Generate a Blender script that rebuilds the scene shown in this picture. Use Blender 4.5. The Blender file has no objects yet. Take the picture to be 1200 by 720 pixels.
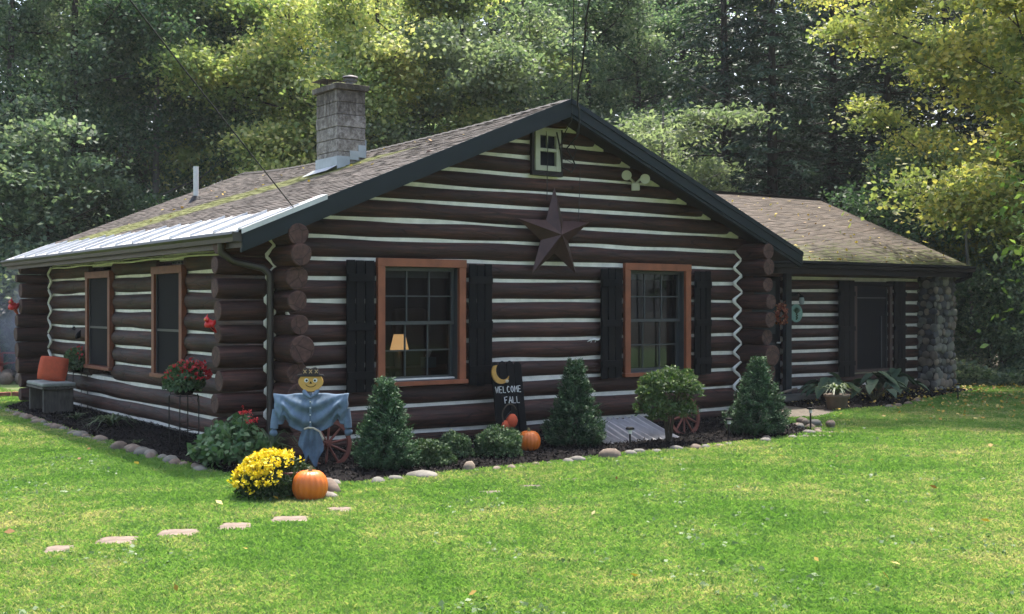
import bpy, math, random
import numpy as np
from mathutils import Vector, Matrix
random.seed(7); RNG=np.random.default_rng(7)
R=math.radians; PI=math.pi
scn=bpy.context.scene; COL=scn.collection

# ------------------------------------------------------------------ frame of the cabin
UX,UY=.809,.588; PX,PY=-2.213,12.94
TH=math.atan2(UY,UX)
def W(s,d,z=0.0): return Vector((PX+UX*s-UY*d, PY+UY*s+UX*d, z))
def inv(X,Y): return ((X-PX)*UX+(Y-PY)*UY, -(X-PX)*UY+(Y-PY)*UX)

# ------------------------------------------------------------------ materials
def newmat(name):
    m=bpy.data.materials.new(name); m.use_nodes=True
    nt=m.node_tree; b=nt.nodes['Principled BSDF']; return m,nt,b
def N(nt,t,**k):
    n=nt.nodes.new(t)
    for a,v in k.items(): setattr(n,a,v)
    return n
def L(nt,a,b): nt.links.new(a,b)
def ramp(nt,fac,stops):
    r=N(nt,'ShaderNodeValToRGB'); e=r.color_ramp.elements
    while len(e)<len(stops): e.new(.5)
    for q,(p,c) in zip(e,stops): q.position=p; q.color=(*c,1) if len(c)==3 else c
    L(nt,fac,r.inputs[0]); return r.outputs[0]
def coords(nt,scale=(1,1,1),kind='Object'):
    t=N(nt,'ShaderNodeTexCoord'); m=N(nt,'ShaderNodeMapping'); m.inputs['Scale'].default_value=scale
    L(nt,t.outputs[kind],m.inputs[0]); return m.outputs[0]
def noise(nt,vec,scale,detail=4,rough=.6):
    n=N(nt,'ShaderNodeTexNoise'); n.inputs['Scale'].default_value=scale; n.inputs['Detail'].default_value=detail
    n.inputs['Roughness'].default_value=rough; L(nt,vec,n.inputs['Vector']); return n.outputs['Fac']
def bump(nt,b,h,strength=.4,dist=.01):
    n=N(nt,'ShaderNodeBump'); n.inputs['Strength'].default_value=strength; n.inputs['Distance'].default_value=dist
    L(nt,h,n.inputs['Height']); L(nt,n.outputs[0],b.inputs['Normal'])
def simple(name,c,rough=.6,metal=0,var=.25,scale=8,bumps=.2,stretch=(1,1,1),spec=.5):
    m,nt,b=newmat(name); v=coords(nt,stretch); f=noise(nt,v,scale)
    lo=tuple(x*(1-var) for x in c); hi=tuple(min(1,x*(1+var)) for x in c)
    L(nt,ramp(nt,f,[(.3,lo),(.7,hi)]),b.inputs['Base Color'])
    b.inputs['Roughness'].default_value=rough; b.inputs['Metallic'].default_value=metal
    b.inputs['Specular IOR Level'].default_value=spec
    if bumps: bump(nt,b,noise(nt,v,scale*3),bumps,.004)
    return m
def log_mat(name,stretch):
    m,nt,b=newmat(name); v=coords(nt,stretch)
    f=noise(nt,v,2.2,6,.65); g=noise(nt,v,9,5,.7)
    mx=N(nt,'ShaderNodeMath',operation='ADD'); L(nt,f,mx.inputs[0]); L(nt,g,mx.inputs[1])
    hv=N(nt,'ShaderNodeMath',operation='MULTIPLY'); L(nt,mx.outputs[0],hv.inputs[0]); hv.inputs[1].default_value=.5
    big=noise(nt,coords(nt,(.5,.5,1.5)),1.5,2)
    c=ramp(nt,hv.outputs[0],[(.33,(.011,.0056,.0044)),(.44,(.033,.0145,.0108)),(.55,(.064,.0270,.0205)),(.65,(.108,.051,.039)),(.75,(.19,.112,.09))])
    mix=N(nt,'ShaderNodeMix',data_type='RGBA',blend_type='MULTIPLY'); mix.inputs[0].default_value=.6
    L(nt,c,mix.inputs[6]); L(nt,ramp(nt,big,[(.35,(.55,.55,.57)),(.65,(1.2,1.1,1.05))]),mix.inputs[7])
    L(nt,mix.outputs[2],b.inputs['Base Color'])
    L(nt,ramp(nt,g,[(.3,(.52,)*3),(.7,(.80,)*3)]),b.inputs['Roughness']); b.inputs['Specular IOR Level'].default_value=.35
    w=N(nt,'ShaderNodeTexVoronoi',feature='DISTANCE_TO_EDGE'); w.inputs['Scale'].default_value=3.2
    v2=coords(nt,tuple(x*(1.3 if x>=1 else .75) for x in stretch)); L(nt,v2,w.inputs['Vector'])
    cr=ramp(nt,w.outputs[0],[(0,(0,0,0)),(.030,(1,1,1))]); mk=N(nt,'ShaderNodeMix',data_type='RGBA',blend_type='MULTIPLY'); mk.inputs[0].default_value=.7; L(nt,mix.outputs[2],mk.inputs[6]); L(nt,cr,mk.inputs[7]); gs=noise(nt,coords(nt,tuple(x*(7 if x>=1 else 1.6) for x in stretch)),1.6,5,.75); mk2=N(nt,'ShaderNodeMix',data_type='RGBA',blend_type='MULTIPLY'); mk2.inputs[0].default_value=.9; L(nt,mk.outputs[2],mk2.inputs[6]); L(nt,ramp(nt,gs,[(.3,(.45,.45,.45)),(.5,(1,1,1)),(.68,(1.7,1.65,1.6))]),mk2.inputs[7])
    kn=N(nt,'ShaderNodeTexVoronoi'); kn.inputs['Scale'].default_value=1.7; L(nt,coords(nt,tuple(1.6 if x>=1 else .9 for x in stretch)),kn.inputs['Vector']); mk3=N(nt,'ShaderNodeMix',data_type='RGBA',blend_type='MULTIPLY'); mk3.inputs[0].default_value=.8; L(nt,mk2.outputs[2],mk3.inputs[6]); L(nt,ramp(nt,kn.outputs['Distance'],[(.03,(.3,.3,.3)),(.075,(1,1,1))]),mk3.inputs[7]); L(nt,mk3.outputs[2],b.inputs['Base Color'])
    ad=N(nt,'ShaderNodeMath',operation='MULTIPLY_ADD'); L(nt,cr,ad.inputs[0]); ad.inputs[1].default_value=.5; L(nt,g,ad.inputs[2])
    bump(nt,b,ad.outputs[0],.55,.012); return m
M={}
M['log_s']=log_mat('stained_log_front',(.35,3,3)); M['log_d']=log_mat('stained_log_side',(3,.35,3))
def endgrain():
    m,nt,b=newmat('log_end_grain'); v=coords(nt,(1,1,1)); f=noise(nt,v,16,6,.7)
    w=N(nt,'ShaderNodeTexVoronoi',feature='DISTANCE_TO_EDGE'); w.inputs['Scale'].default_value=7; L(nt,v,w.inputs['Vector'])
    ck=ramp(nt,w.outputs[0],[(0,(.25,.22,.2)),(.045,(1,1,1))]); mk=N(nt,'ShaderNodeMix',data_type='RGBA',blend_type='MULTIPLY'); mk.inputs[0].default_value=.85
    L(nt,ramp(nt,f,[(.3,(.038,.017,.013)),(.5,(.075,.034,.026)),(.7,(.12,.062,.047))]),mk.inputs[6]); L(nt,ck,mk.inputs[7]); L(nt,mk.outputs[2],b.inputs['Base Color'])
    b.inputs['Roughness'].default_value=.85; bump(nt,b,ck,.5,.008); return m
M['end']=endgrain()
M['chink']=simple('cream_chinking',(.80,.755,.69),.85,0,.14,6,.4)
M['black']=simple('black_shutter_paint',(.0042,.0047,.0055),.65,0,.3,5,.2,(4,4,1),.12)
M['trim_orange']=simple('orange_stained_trim',(.25,.072,.030),.55,0,.25,7,.3,(1,1,.6))
M['trim_red']=simple('red_brown_window_trim',(.21,.065,.034),.5,0,.25,7,.3)
M['trim_dark']=simple('dark_brown_wing_trim',(.045,.018,.014),.6,0,.2,7,.3)
M['sash']=simple('dark_grey_sash',(.040,.046,.050),.4,0,.1,5,0)
M['cream']=simple('cream_window_paint',(.42,.41,.31),.6,0,.12,6,.2)
M['rake']=simple('slate_rake_paint',(.012,.019,.023),.55,0,.15,4,.1,(1,1,1),.25)
M['gutter']=simple('brown_gutter_metal',(.040,.032,.028),.4,.1,.1,4,0)
M['gutter_blk']=simple('black_gutter_metal',(.006,.0065,.007),.5,.0,.1,4,0,(1,1,1),.15)
M['soffit']=simple('dark_soffit_board',(.016,.011,.010),.8,0,.2,6,.2)
M['galv']=simple('galvanised_steel',(.56,.56,.56),.5,.35,.15,3,.1)
M['coverm']=simple('weathered_ribbed_steel',(.42,.43,.47),.35,.6,.3,3,.15)
M['white_pvc']=simple('white_pipe',(.62,.62,.60),.5,0,.1,5,0)
M['rust']=simple('rust_red_paint',(.17,.052,.038),.55,.0,.3,9,.2)
M['star']=simple('rust_brown_metal',(.070,.034,.028),.42,.35,.25,6,.1)
M['pole']=simple('black_metal_wire',(.012,.012,.013),.45,.4,.1,5,0)
M['stone']=simple('fieldstone_grey',(.19,.175,.15),.85,0,.4,5,.5)
M['slabstone']=simple('concrete_paver',(.185,.142,.112),.95,0,.35,9,.5)
M['mortar']=simple('dark_mortar',(.055,.05,.045),.9,0,.2,12,.3)
M['concrete']=simple('old_concrete',(.12,.115,.105),.9,0,.25,5,.3)
M['pumpkin']=simple('pumpkin_skin',(.62,.15,.018),.42,0,.22,6,.1,(1,1,.4))
M['stem']=simple('pumpkin_stem',(.10,.09,.035),.8,0,.3,20,.3)
M['denim']=simple('faded_denim',(.125,.180,.250),.9,0,.42,5,.35)
M['face']=simple('painted_face_yellow',(.60,.34,.085),.6,0,.12,6,.1)
M['hat']=simple('dark_felt_hat',(.030,.024,.024),.8,0,.2,9,.2)
M['stitch']=simple('tan_stitching',(.52,.36,.18),.8,0,.1,9,0)
M['white']=simple('white_paint',(.72,.72,.69),.6,0,.06,5,0)
M['rope']=simple('cream_rope',(.50,.44,.34),.9,0,.2,30,.2)
M['greywood']=simple('weathered_grey_wood',(.075,.068,.058),.8,0,.4,6,.4,(6,1,1))
M['cushion']=simple('grey_cushion_cloth',(.26,.27,.25),.95,0,.15,20,.2)
M['pillow']=simple('red_orange_pillow_cloth',(.50,.085,.035),.9,0,.12,20,.2)
M['terra']=simple('brown_clay_pot',(.135,.098,.072),.8,0,.2,8,.2)
M['potred']=simple('dark_red_pot',(.10,.018,.012),.5,0,.2,8,0)
M['redp']=simple('cardinal_red_paint',(.55,.02,.02),.4,0,.15,6,0)
M['moon']=simple('yellow_moon_paint',(.50,.27,.05),.6,0,.25,10,.1)
M['brick']=simple('old_red_brick',(.26,.09,.065),.9,0,.3,8,.4)
M['wirem']=simple('black_cable_rubber',(.02,.02,.02),.6,0,.1,9,0)
M['plaque']=simple('pale_green_plaque',(.16,.30,.25),.6,0,.2,14,.1)
M['lampwhite']=simple('floodlight_cream_plastic',(.50,.48,.36),.4,0,.08,5,0)
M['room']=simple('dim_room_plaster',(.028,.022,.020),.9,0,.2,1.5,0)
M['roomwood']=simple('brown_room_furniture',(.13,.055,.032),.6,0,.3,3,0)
M['blind']=simple('grey_window_blind',(.30,.33,.31),.8,0,.1,5,0)
M['tissue']=simple('pale_teal_card',(.16,.27,.28),.7,0,.1,5,0)
M['bark']=simple('dark_ridged_bark',(.045,.038,.031),.95,0,.45,6,.8,(3,3,.5))
M['barkpale']=simple('pale_grey_bark',(.17,.155,.13),.95,0,.4,5,.6,(3,3,.6))
M['twig']=simple('brown_twig',(.06,.045,.03),.9,0,.3,10,0)
def mat_glass():
    m,nt,b=newmat('window_glass'); nt.nodes.remove(b); out=nt.nodes['Material Output']
    t=N(nt,'ShaderNodeBsdfTransparent'); t.inputs[0].default_value=(.50,.53,.55,1)
    g=N(nt,'ShaderNodeBsdfGlossy'); g.inputs['Roughness'].default_value=.02; g.inputs[0].default_value=(.9,.95,1,1)
    fr=N(nt,'ShaderNodeFresnel'); fr.inputs[0].default_value=1.5
    mx=N(nt,'ShaderNodeMixShader'); hf=N(nt,'ShaderNodeMath',operation='MULTIPLY'); hf.inputs[1].default_value=.25; L(nt,fr.outputs[0],hf.inputs[0]); L(nt,hf.outputs[0],mx.inputs[0]); L(nt,t.outputs[0],mx.inputs[1]); L(nt,g.outputs[0],mx.inputs[2])
    L(nt,mx.outputs[0],out.inputs[0]); return m
M['glass']=mat_glass()
def mat_screen():
    m,nt,b=newmat('dark_insect_screen'); b.inputs['Base Color'].default_value=(.006,.0075,.011,1); b.inputs['Roughness'].default_value=.6
    b.inputs['Specular IOR Level'].default_value=.06; bump(nt,b,noise(nt,coords(nt),2.0,2),.08,.02); return m
M['screen']=mat_screen()
def mat_emit(name,c,s):
    m,nt,b=newmat(name); b.inputs['Base Color'].default_value=(*c,1); b.inputs['Emission Color'].default_value=(*c,1); b.inputs['Emission Strength'].default_value=s; return m
M['shade']=mat_emit('lit_lamp_shade',(.95,.50,.19),.75)

def mat_shingle(name,c1,c2,c3,moss):
    m,nt,b=newmat(name)
    uv=N(nt,'ShaderNodeUVMap'); br=N(nt,'ShaderNodeTexBrick'); br.offset=.5
    br.inputs['Color1'].default_value=(*c1,1); br.inputs['Color2'].default_value=(*c2,1); br.inputs['Mortar'].default_value=tuple(x*.35 for x in c1)+(1,)
    br.inputs['Scale'].default_value=1; br.inputs['Brick Width'].default_value=.22; br.inputs['Row Height'].default_value=.105
    br.inputs['Mortar Size'].default_value=.008; br.inputs['Mortar Smooth'].default_value=.4; br.inputs['Bias'].default_value=0
    L(nt,uv.outputs[0],br.inputs['Vector'])
    f=noise(nt,uv.outputs[0],1.3,5,.7); g=noise(nt,uv.outputs[0],60,3,.6)
    mix=N(nt,'ShaderNodeMix',data_type='RGBA',blend_type='MULTIPLY'); mix.inputs[0].default_value=.85
    L(nt,br.outputs['Color'],mix.inputs[6]); L(nt,ramp(nt,f,[(.3,(.62,.6,.6)),(.5,(1,1,1)),(.72,(1.35,1.3,1.25))]),mix.inputs[7])
    mix2=N(nt,'ShaderNodeMix',data_type='RGBA',blend_type='MULTIPLY'); mix2.inputs[0].default_value=.8
    L(nt,mix.outputs[2],mix2.inputs[6]); L(nt,ramp(nt,g,[(.3,(.6,.6,.6)),(.7,(1.3,1.3,1.3))]),mix2.inputs[7])
    # moss: patch mask
    mm=N(nt,'ShaderNodeMix',data_type='RGBA')
    at=N(nt,'ShaderNodeAttribute',attribute_name='moss')
    nm=noise(nt,uv.outputs[0],4.5,7,.85)
    ad=N(nt,'ShaderNodeMath',operation='ADD'); L(nt,at.outputs['Fac'],ad.inputs[0]); L(nt,nm,ad.inputs[1])
    mf=ramp(nt,ad.outputs[0],[(.86,(0,0,0)),(1.06,(1,1,1))])
    L(nt,mf,mm.inputs[0]); L(nt,mix2.outputs[2],mm.inputs[6]); mm.inputs[7].default_value=(*moss,1)
    L(nt,mm.outputs[2],b.inputs['Base Color']); b.inputs['Roughness'].default_value=.8; b.inputs['Specular IOR Level'].default_value=.4
    bump(nt,b,g,.5,.006); return m
M['shingle']=mat_shingle('brown_grey_shingles',(.045,.036,.031),(.088,.071,.062),(.3,.25,.2),(.115,.125,.028))
M['shingle2']=mat_shingle('tan_brown_shingles',(.060,.043,.032),(.110,.082,.063),(.3,.25,.2),(.11,.13,.025))
M['capm']=simple('dull_cap_metal',(.13,.12,.12),.6,.3,.3,5,.2)
M['soldier']=simple('metal_flashing',(.40,.43,.46),.5,.4,.15,4,0)
def mat_chim():
    m,nt,b=newmat('weathered_chimney_block'); v=coords(nt)
    f=noise(nt,v,11,7,.8); st=noise(nt,coords(nt,(4,4,.8)),2.5,5,.7)
    sp=N(nt,'ShaderNodeSeparateXYZ'); L(nt,v,sp.inputs[0])
    # soot and lichen stains running down from the crown
    mr=N(nt,'ShaderNodeMapRange'); L(nt,sp.outputs[2],mr.inputs[0]); mr.inputs[1].default_value=4.05; mr.inputs[2].default_value=4.62
    ad=N(nt,'ShaderNodeMath',operation='MULTIPLY_ADD'); L(nt,mr.outputs[0],ad.inputs[0]); ad.inputs[1].default_value=.35; L(nt,st,ad.inputs[2])
    c=ramp(nt,f,[(.34,(.085,.070,.060)),(.48,(.215,.187,.168)),(.62,(.38,.345,.315))])
    mx=N(nt,'ShaderNodeMix',data_type='RGBA',blend_type='MULTIPLY'); mx.inputs[0].default_value=1
    L(nt,c,mx.inputs[6]); L(nt,ramp(nt,ad.outputs[0],[(.60,(1,1,1)),(.86,(.34,.31,.27))]),mx.inputs[7])
    L(nt,mx.outputs[2],b.inputs['Base Color']); b.inputs['Roughness'].default_value=.9
    bump(nt,b,noise(nt,v,25,4),.9,.015); return m
M['chimney']=mat_chim()

def mat_leaf(name,a,b_,c,trans=.5,rough=.5,objvar=.2):
    m,nt,b=newmat(name); out=nt.nodes['Material Output']
    at=N(nt,'ShaderNodeAttribute',attribute_name='var')
    col=ramp(nt,at.outputs['Fac'],[(0,a),(.5,b_),(1,c)])
    oi=N(nt,'ShaderNodeObjectInfo'); hs=N(nt,'ShaderNodeHueSaturation')
    mr=N(nt,'ShaderNodeMapRange'); L(nt,oi.outputs['Random'],mr.inputs[0]); mr.inputs[3].default_value=1-objvar; mr.inputs[4].default_value=1+objvar
    L(nt,mr.outputs[0],hs.inputs['Value']); L(nt,col,hs.inputs['Color'])
    L(nt,hs.outputs[0],b.inputs['Base Color']); b.inputs['Roughness'].default_value=rough; b.inputs['Specular IOR Level'].default_value=.35
    t=N(nt,'ShaderNodeBsdfTranslucent'); tc=N(nt,'ShaderNodeMix',data_type='RGBA',blend_type='MULTIPLY'); tc.inputs[0].default_value=1
    L(nt,hs.outputs[0],tc.inputs[6]); tc.inputs[7].default_value=(1.25,1.4,.85,1); L(nt,tc.outputs[2],t.inputs[0])
    mx=N(nt,'ShaderNodeMixShader'); mx.inputs[0].default_value=trans
    L(nt,b.outputs[0],mx.inputs[1]); L(nt,t.outputs[0],mx.inputs[2]); L(nt,mx.outputs[0],out.inputs[0]); return m
M['lf_green']=mat_leaf('broadleaf_green',(0.0468,0.0936,0.0598),(0.0910,0.1534,0.0910),(0.2210,0.2730,0.1560))
M['lf_grey']=mat_leaf('greyish_broadleaf',(0.0780,0.1235,0.0884),(0.1430,0.2015,0.1404),(0.3120,0.3510,0.2340))
M['lf_yel']=mat_leaf('turning_maple_leaves',(0.1750,0.2500,0.0938),(0.3750,0.4250,0.1750),(0.6875,0.6125,0.2750),.45)
M['lf_yel_old']=mat_leaf('turning_maple_leaves_b',(0.170,0.221,0.051),(0.289,0.323,0.076),(0.544,0.408,0.085),.4)
M['lf_gold']=mat_leaf('golden_green_leaves',(.13,.18,.07),(.28,.30,.105),(.52,.43,.13),.45)
M['lf_gold_old']=mat_leaf('golden_green_leaves_b',(0.135,0.176,0.034),(0.284,0.257,0.041),(0.540,0.338,0.041),.42)
M['lf_pale']=mat_leaf('pale_green_leaves',(0.1210,0.1705,0.1045),(0.2090,0.2585,0.1595),(0.3630,0.3960,0.2750))
M['lf_bright']=mat_leaf('bright_green_leaves',(.10,.17,.04),(.17,.26,.06),(.30,.36,.12),.4)
M['lf_hem']=mat_leaf('hemlock_needles',(0.0240,0.0480,0.0348),(0.0456,0.0816,0.0528),(0.1020,0.1440,0.0900),.15,.6,.3)
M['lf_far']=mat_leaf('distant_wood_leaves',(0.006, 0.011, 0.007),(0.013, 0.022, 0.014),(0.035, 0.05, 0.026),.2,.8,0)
M['lf_spruce']=mat_leaf('dwarf_spruce_needles',(0.0210,0.0532,0.0266),(0.0420,0.0952,0.0420),(0.0952,0.1792,0.0714),.1,.6,.15)
M['lf_box']=mat_leaf('boxwood_leaves',(0.0287,0.0609,0.0287),(0.0552,0.1046,0.0448),(0.1207,0.1771,0.0805),.2,.7,.2)
M['lf_rhodo']=mat_leaf('glossy_shrub_leaves',(0.03, 0.065, 0.024),(0.06, 0.11, 0.034),(0.13, 0.18, 0.06),.25,.6,.1)
M['lf_ger']=mat_leaf('geranium_leaves',(0.045, 0.1, 0.045),(0.08, 0.155, 0.065),(0.16, 0.23, 0.11),.25,.5,.1)
M['lf_mum']=mat_leaf('chrysanthemum_leaves',(.015,.032,.012),(.028,.055,.020),(.06,.09,.03),.15,.6,.1)
M['lf_hosta']=mat_leaf('hosta_leaves',(.028,.062,.045),(.050,.10,.062),(.10,.15,.08),.15,.6,.1)
M['lf_strap']=mat_leaf('strap_leaves',(0.035, 0.065, 0.03),(0.065, 0.11, 0.045),(0.16, 0.2, 0.09),.3,.5,.1)
M['fl_yel']=mat_leaf('yellow_petals',(.62,.42,.01),(.78,.60,.02),(.85,.72,.06),.2,.6,.02)
M['fl_red']=mat_leaf('red_petals',(.45,.02,.03),(.62,.035,.05),(.70,.09,.10),.25,.6,.02)
M['fl_rust']=mat_leaf('rust_petals',(.16,.03,.02),(.24,.06,.03),(.32,.13,.05),.2,.6,.02)
M['litter']=mat_leaf('fallen_leaf_litter',(.20,.10,.035),(.50,.36,.06),(.55,.47,.22),.15,.7,.02)
M['chip']=mat_leaf('dark_mulch_chips',(.003,.0025,.003),(.006,.005,.005),(.030,.024,.022),0,1,0)
def mat_ground():
    m,nt,b=newmat('lawn_soil'); v=coords(nt); f=noise(nt,v,1.2,6); g=noise(nt,v,30,4)
    ad=N(nt,'ShaderNodeMath',operation='MULTIPLY_ADD'); L(nt,g,ad.inputs[0]); ad.inputs[1].default_value=.5; L(nt,f,ad.inputs[2])
    L(nt,ramp(nt,ad.outputs[0],[(.55,(.045,.085,.016)),(.8,(.085,.13,.030)),(.95,(.16,.15,.07))]),b.inputs['Base Color'])
    b.inputs['Roughness'].default_value=.95; bump(nt,b,g,.6,.02); return m
M['lawn']=mat_ground()
def mat_floor():
    m,nt,b=newmat('forest_litter'); v=coords(nt); f=noise(nt,v,2.5,8,.7)
    L(nt,ramp(nt,f,[(.35,(.018,.013,.008)),(.5,(.05,.035,.018)),(.65,(.035,.045,.018))]),b.inputs['Base Color'])
    b.inputs['Roughness'].default_value=1; bump(nt,b,noise(nt,v,20,5),.8,.04); return m
M['floor']=mat_floor()
M['mulch']=simple('black_mulch',(.008,.0065,.0065),1,0,.5,25,1.0,(1,1,1),.1)
M['dirt']=simple('trodden_dirt',(.13,.11,.085),.95,0,.35,12,.6)
def mat_grass():
    m,nt,b=newmat('grass_blades'); out=nt.nodes['Material Output']
    at=N(nt,'ShaderNodeAttribute',attribute_name='var'); v=coords(nt)
    f=noise(nt,v,.42,6,.7); g=noise(nt,v,3.2,4,.6)
    a1=N(nt,'ShaderNodeMath',operation='MULTIPLY_ADD'); L(nt,g,a1.inputs[0]); a1.inputs[1].default_value=.36; L(nt,f,a1.inputs[2])
    a2=N(nt,'ShaderNodeMath',operation='MULTIPLY_ADD'); L(nt,at.outputs['Fac'],a2.inputs[0]); a2.inputs[1].default_value=.22; L(nt,a1.outputs[0],a2.inputs[2])
    c=ramp(nt,a2.outputs[0],[(.48,(.062,.150,.034)),(.65,(.115,.235,.056)),(.82,(.185,.300,.095)),(.93,(.36,.37,.185)),(1.02,(.44,.40,.25))])
    nt.nodes[-1]
    L(nt,c,b.inputs['Base Color']); b.inputs['Roughness'].default_value=.55; b.inputs['Specular IOR Level'].default_value=.3
    t=N(nt,'ShaderNodeBsdfTranslucent'); tc=N(nt,'ShaderNodeMix',data_type='RGBA',blend_type='MULTIPLY'); tc.inputs[0].default_value=1
    L(nt,c,tc.inputs[6]); tc.inputs[7].default_value=(1.5,1.6,.8,1); L(nt,tc.outputs[2],t.inputs[0])
    mx=N(nt,'ShaderNodeMixShader'); mx.inputs[0].default_value=.45
    L(nt,b.outputs[0],mx.inputs[1]); L(nt,t.outputs[0],mx.inputs[2]); L(nt,mx.outputs[0],out.inputs[0]); return m
M['grass']=mat_grass()

# ------------------------------------------------------------------ object helpers
def tag(o,label=None,cat=None,group=None,kind=None):
    if label: o['label']=label
    if cat: o['category']=cat
    if group: o['group']=group
    if kind: o['kind']=kind
    return o
def empty(name,label,cat,loc=(0,0,0),rz=0,group=None):
    o=bpy.data.objects.new(name,None); COL.objects.link(o); o.location=loc; o.rotation_euler=(0,0,rz); o.empty_display_size=.1
    return tag(o,label,cat,group)
def link(name,me,parent=None,loc=None,rz=None):
    o=bpy.data.objects.new(name,me); COL.objects.link(o)
    if parent: o.parent=parent
    if loc is not None: o.location=loc
    if rz is not None: o.rotation_euler=(0,0,rz)
    return o
def copy_tree(o,parent=None):
    c=o.copy(); COL.objects.link(c); c.parent=parent
    for ch in list(o.children): copy_tree(ch,c)
    return c
class MB:
    def __init__(s): s.v=[]; s.f=[]; s.m=[]; s.sm=[]; s.mats=[]
    def mi(s,mat):
        if mat not in s.mats: s.mats.append(mat)
        return s.mats.index(mat)
    def add(s,vs,fs,mat,smooth=False):
        b=len(s.v); i=s.mi(mat); s.v+= [tuple(v) for v in vs]
        for f in fs: s.f.append(tuple(b+k for k in f)); s.m.append(i); s.sm.append(smooth)
    def box(s,c,size,mat,rot=None,jit=0):
        hx,hy,hz=(x/2 for x in size); vs=[]
        for z in(-hz,hz):
            for x,y in((-hx,-hy),(hx,-hy),(hx,hy),(-hx,hy)):
                p=Vector((x+random.uniform(-jit,jit),y+random.uniform(-jit,jit),z+random.uniform(-jit,jit)))
                if rot is not None: p=rot@p
                vs.append(p+Vector(c))
        s.add(vs,[(3,2,1,0),(4,5,6,7),(0,1,5,4),(1,2,6,5),(2,3,7,6),(3,0,4,7)],mat)
    def bb(s,x0,x1,y0,y1,z0,z1,mat): s.box(((x0+x1)/2,(y0+y1)/2,(z0+z1)/2),(x1-x0,y1-y0,z1-z0),mat)
    def tube(s,pts,rad,mat,n=8,cap=True,smooth=True,capmat=None):
        pts=[Vector(p) for p in pts]; K=len(pts)
        if not hasattr(rad,'__len__'): rad=[rad]*K
        vs=[]; t0=(pts[1]-pts[0]).normalized(); a=Vector((0,0,1)) if abs(t0.z)<.9 else Vector((1,0,0))
        x=t0.cross(a).normalized()
        for i,p in enumerate(pts):
            t=(pts[min(i+1,K-1)]-pts[max(i-1,0)]).normalized(); x=(x-t*x.dot(t)).normalized(); y=t.cross(x)
            for k in range(n):
                an=2*PI*k/n; vs.append(p+(x*math.cos(an)+y*math.sin(an))*rad[i])
        fs=[(i*n+k,i*n+(k+1)%n,(i+1)*n+(k+1)%n,(i+1)*n+k) for i in range(K-1) for k in range(n)]
        s.add(vs,fs,mat,smooth)
        if cap:
            s.add(vs[:n],[tuple(range(n-1,-1,-1))],capmat or mat); s.add(vs[-n:],[tuple(range(n))],capmat or mat)
    def lathe(s,prof,mat,n=24,c=(0,0,0),ribs=0,rib=0,squash=(1,1)):
        vs=[]; K=len(prof)
        for r,z in prof:
            for k in range(n):
                an=2*PI*k/n; rr=r*(1-rib*abs(math.cos(ribs*an/2))**6) if ribs else r
                vs.append((c[0]+rr*math.cos(an)*squash[0],c[1]+rr*math.sin(an)*squash[1],c[2]+z))
        fs=[(i*n+k,i*n+(k+1)%n,(i+1)*n+(k+1)%n,(i+1)*n+k) for i in range(K-1) for k in range(n)]
        s.add(vs,fs,mat,True); 
        if prof[0][0]>1e-4: s.add(vs[:n],[tuple(range(n-1,-1,-1))],mat)
        if prof[-1][0]>1e-4: s.add(vs[-n:],[tuple(range(n))],mat)
    def ell(s,c,r,mat,n=14,rot=None,noise=0,seed=0):
        rr=random.Random(seed); ph=[rr.uniform(0,6.28) for _ in range(6)]
        vs=[]; K=n//2
        for i in range(K+1):
            la=-PI/2+PI*i/K
            for k in range(n):
                lo=2*PI*k/n; d=Vector((math.cos(la)*math.cos(lo),math.cos(la)*math.sin(lo),math.sin(la)))
                f=1+noise*(math.sin(3*d.x+ph[0])+math.sin(3.5*d.y+ph[1])+math.sin(4*d.z+ph[2])+.6*math.sin(7*d.x+5*d.y+ph[3]))/2
                p=Vector((d.x*r[0]*f,d.y*r[1]*f,d.z*r[2]*f))
                if rot is not None: p=rot@p
                vs.append(p+Vector(c))
        fs=[(i*n+k,i*n+(k+1)%n,(i+1)*n+(k+1)%n,(i+1)*n+k) for i in range(K) for k in range(n)]
        s.add(vs,fs,mat,True)
    def prism(s,poly,y0,y1,mat,plane='xz'):
        n=len(poly)
        def P(a,b,c): return (a,c,b) if plane=='xz' else ((c,a,b) if plane=='yz' else (a,b,c))
        vs=[P(a,b,y0) for a,b in poly]+[P(a,b,y1) for a,b in poly]
        fs=[tuple(range(n)),tuple(range(2*n-1,n-1,-1))]+[(i,(i+1)%n+0,(i+1)%n+n,i+n)[::-1] for i in range(n)]
        s.add(vs,fs,mat)
    def build(s,name,parent=None,loc=None,rz=None,bevel=0,rot=None):
        me=bpy.data.meshes.new(name); me.from_pydata(s.v,[],s.f)
        for m in s.mats: me.materials.append(m)
        me.polygons.foreach_set('material_index',s.m); me.polygons.foreach_set('use_smooth',s.sm); me.update()
        o=link(name,me,parent,loc,rz)
        if rot is not None: o.rotation_euler=rot
        if bevel:
            b=o.modifiers.new('bevel','BEVEL'); b.width=bevel; b.segments=2; b.limit_method='ANGLE'
        return o
def npmesh(name,V,F,mats,var=None,smooth=False,mi=None):
    """V (n,3), F (m,k) index arrays of constant k"""
    me=bpy.data.meshes.new(name); V=np.asarray(V,np.float32); F=np.asarray(F,np.int32)
    me.vertices.add(len(V)); me.vertices.foreach_set('co',V.ravel())
    me.loops.add(F.size); me.loops.foreach_set('vertex_index',F.ravel())
    me.polygons.add(len(F)); me.polygons.foreach_set('loop_start',np.arange(0,F.size,F.shape[1],dtype=np.int32))
    if smooth: me.polygons.foreach_set('use_smooth',np.ones(len(F),bool))
    if var is not None:
        a=me.attributes.new('var','FLOAT','POINT'); a.data.foreach_set('value',np.asarray(var,np.float32))
    for m in mats: me.materials.append(m)
    if mi is not None: me.polygons.foreach_set('material_index',np.asarray(mi,np.int32))
    me.update(calc_edges=True); return me
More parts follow.
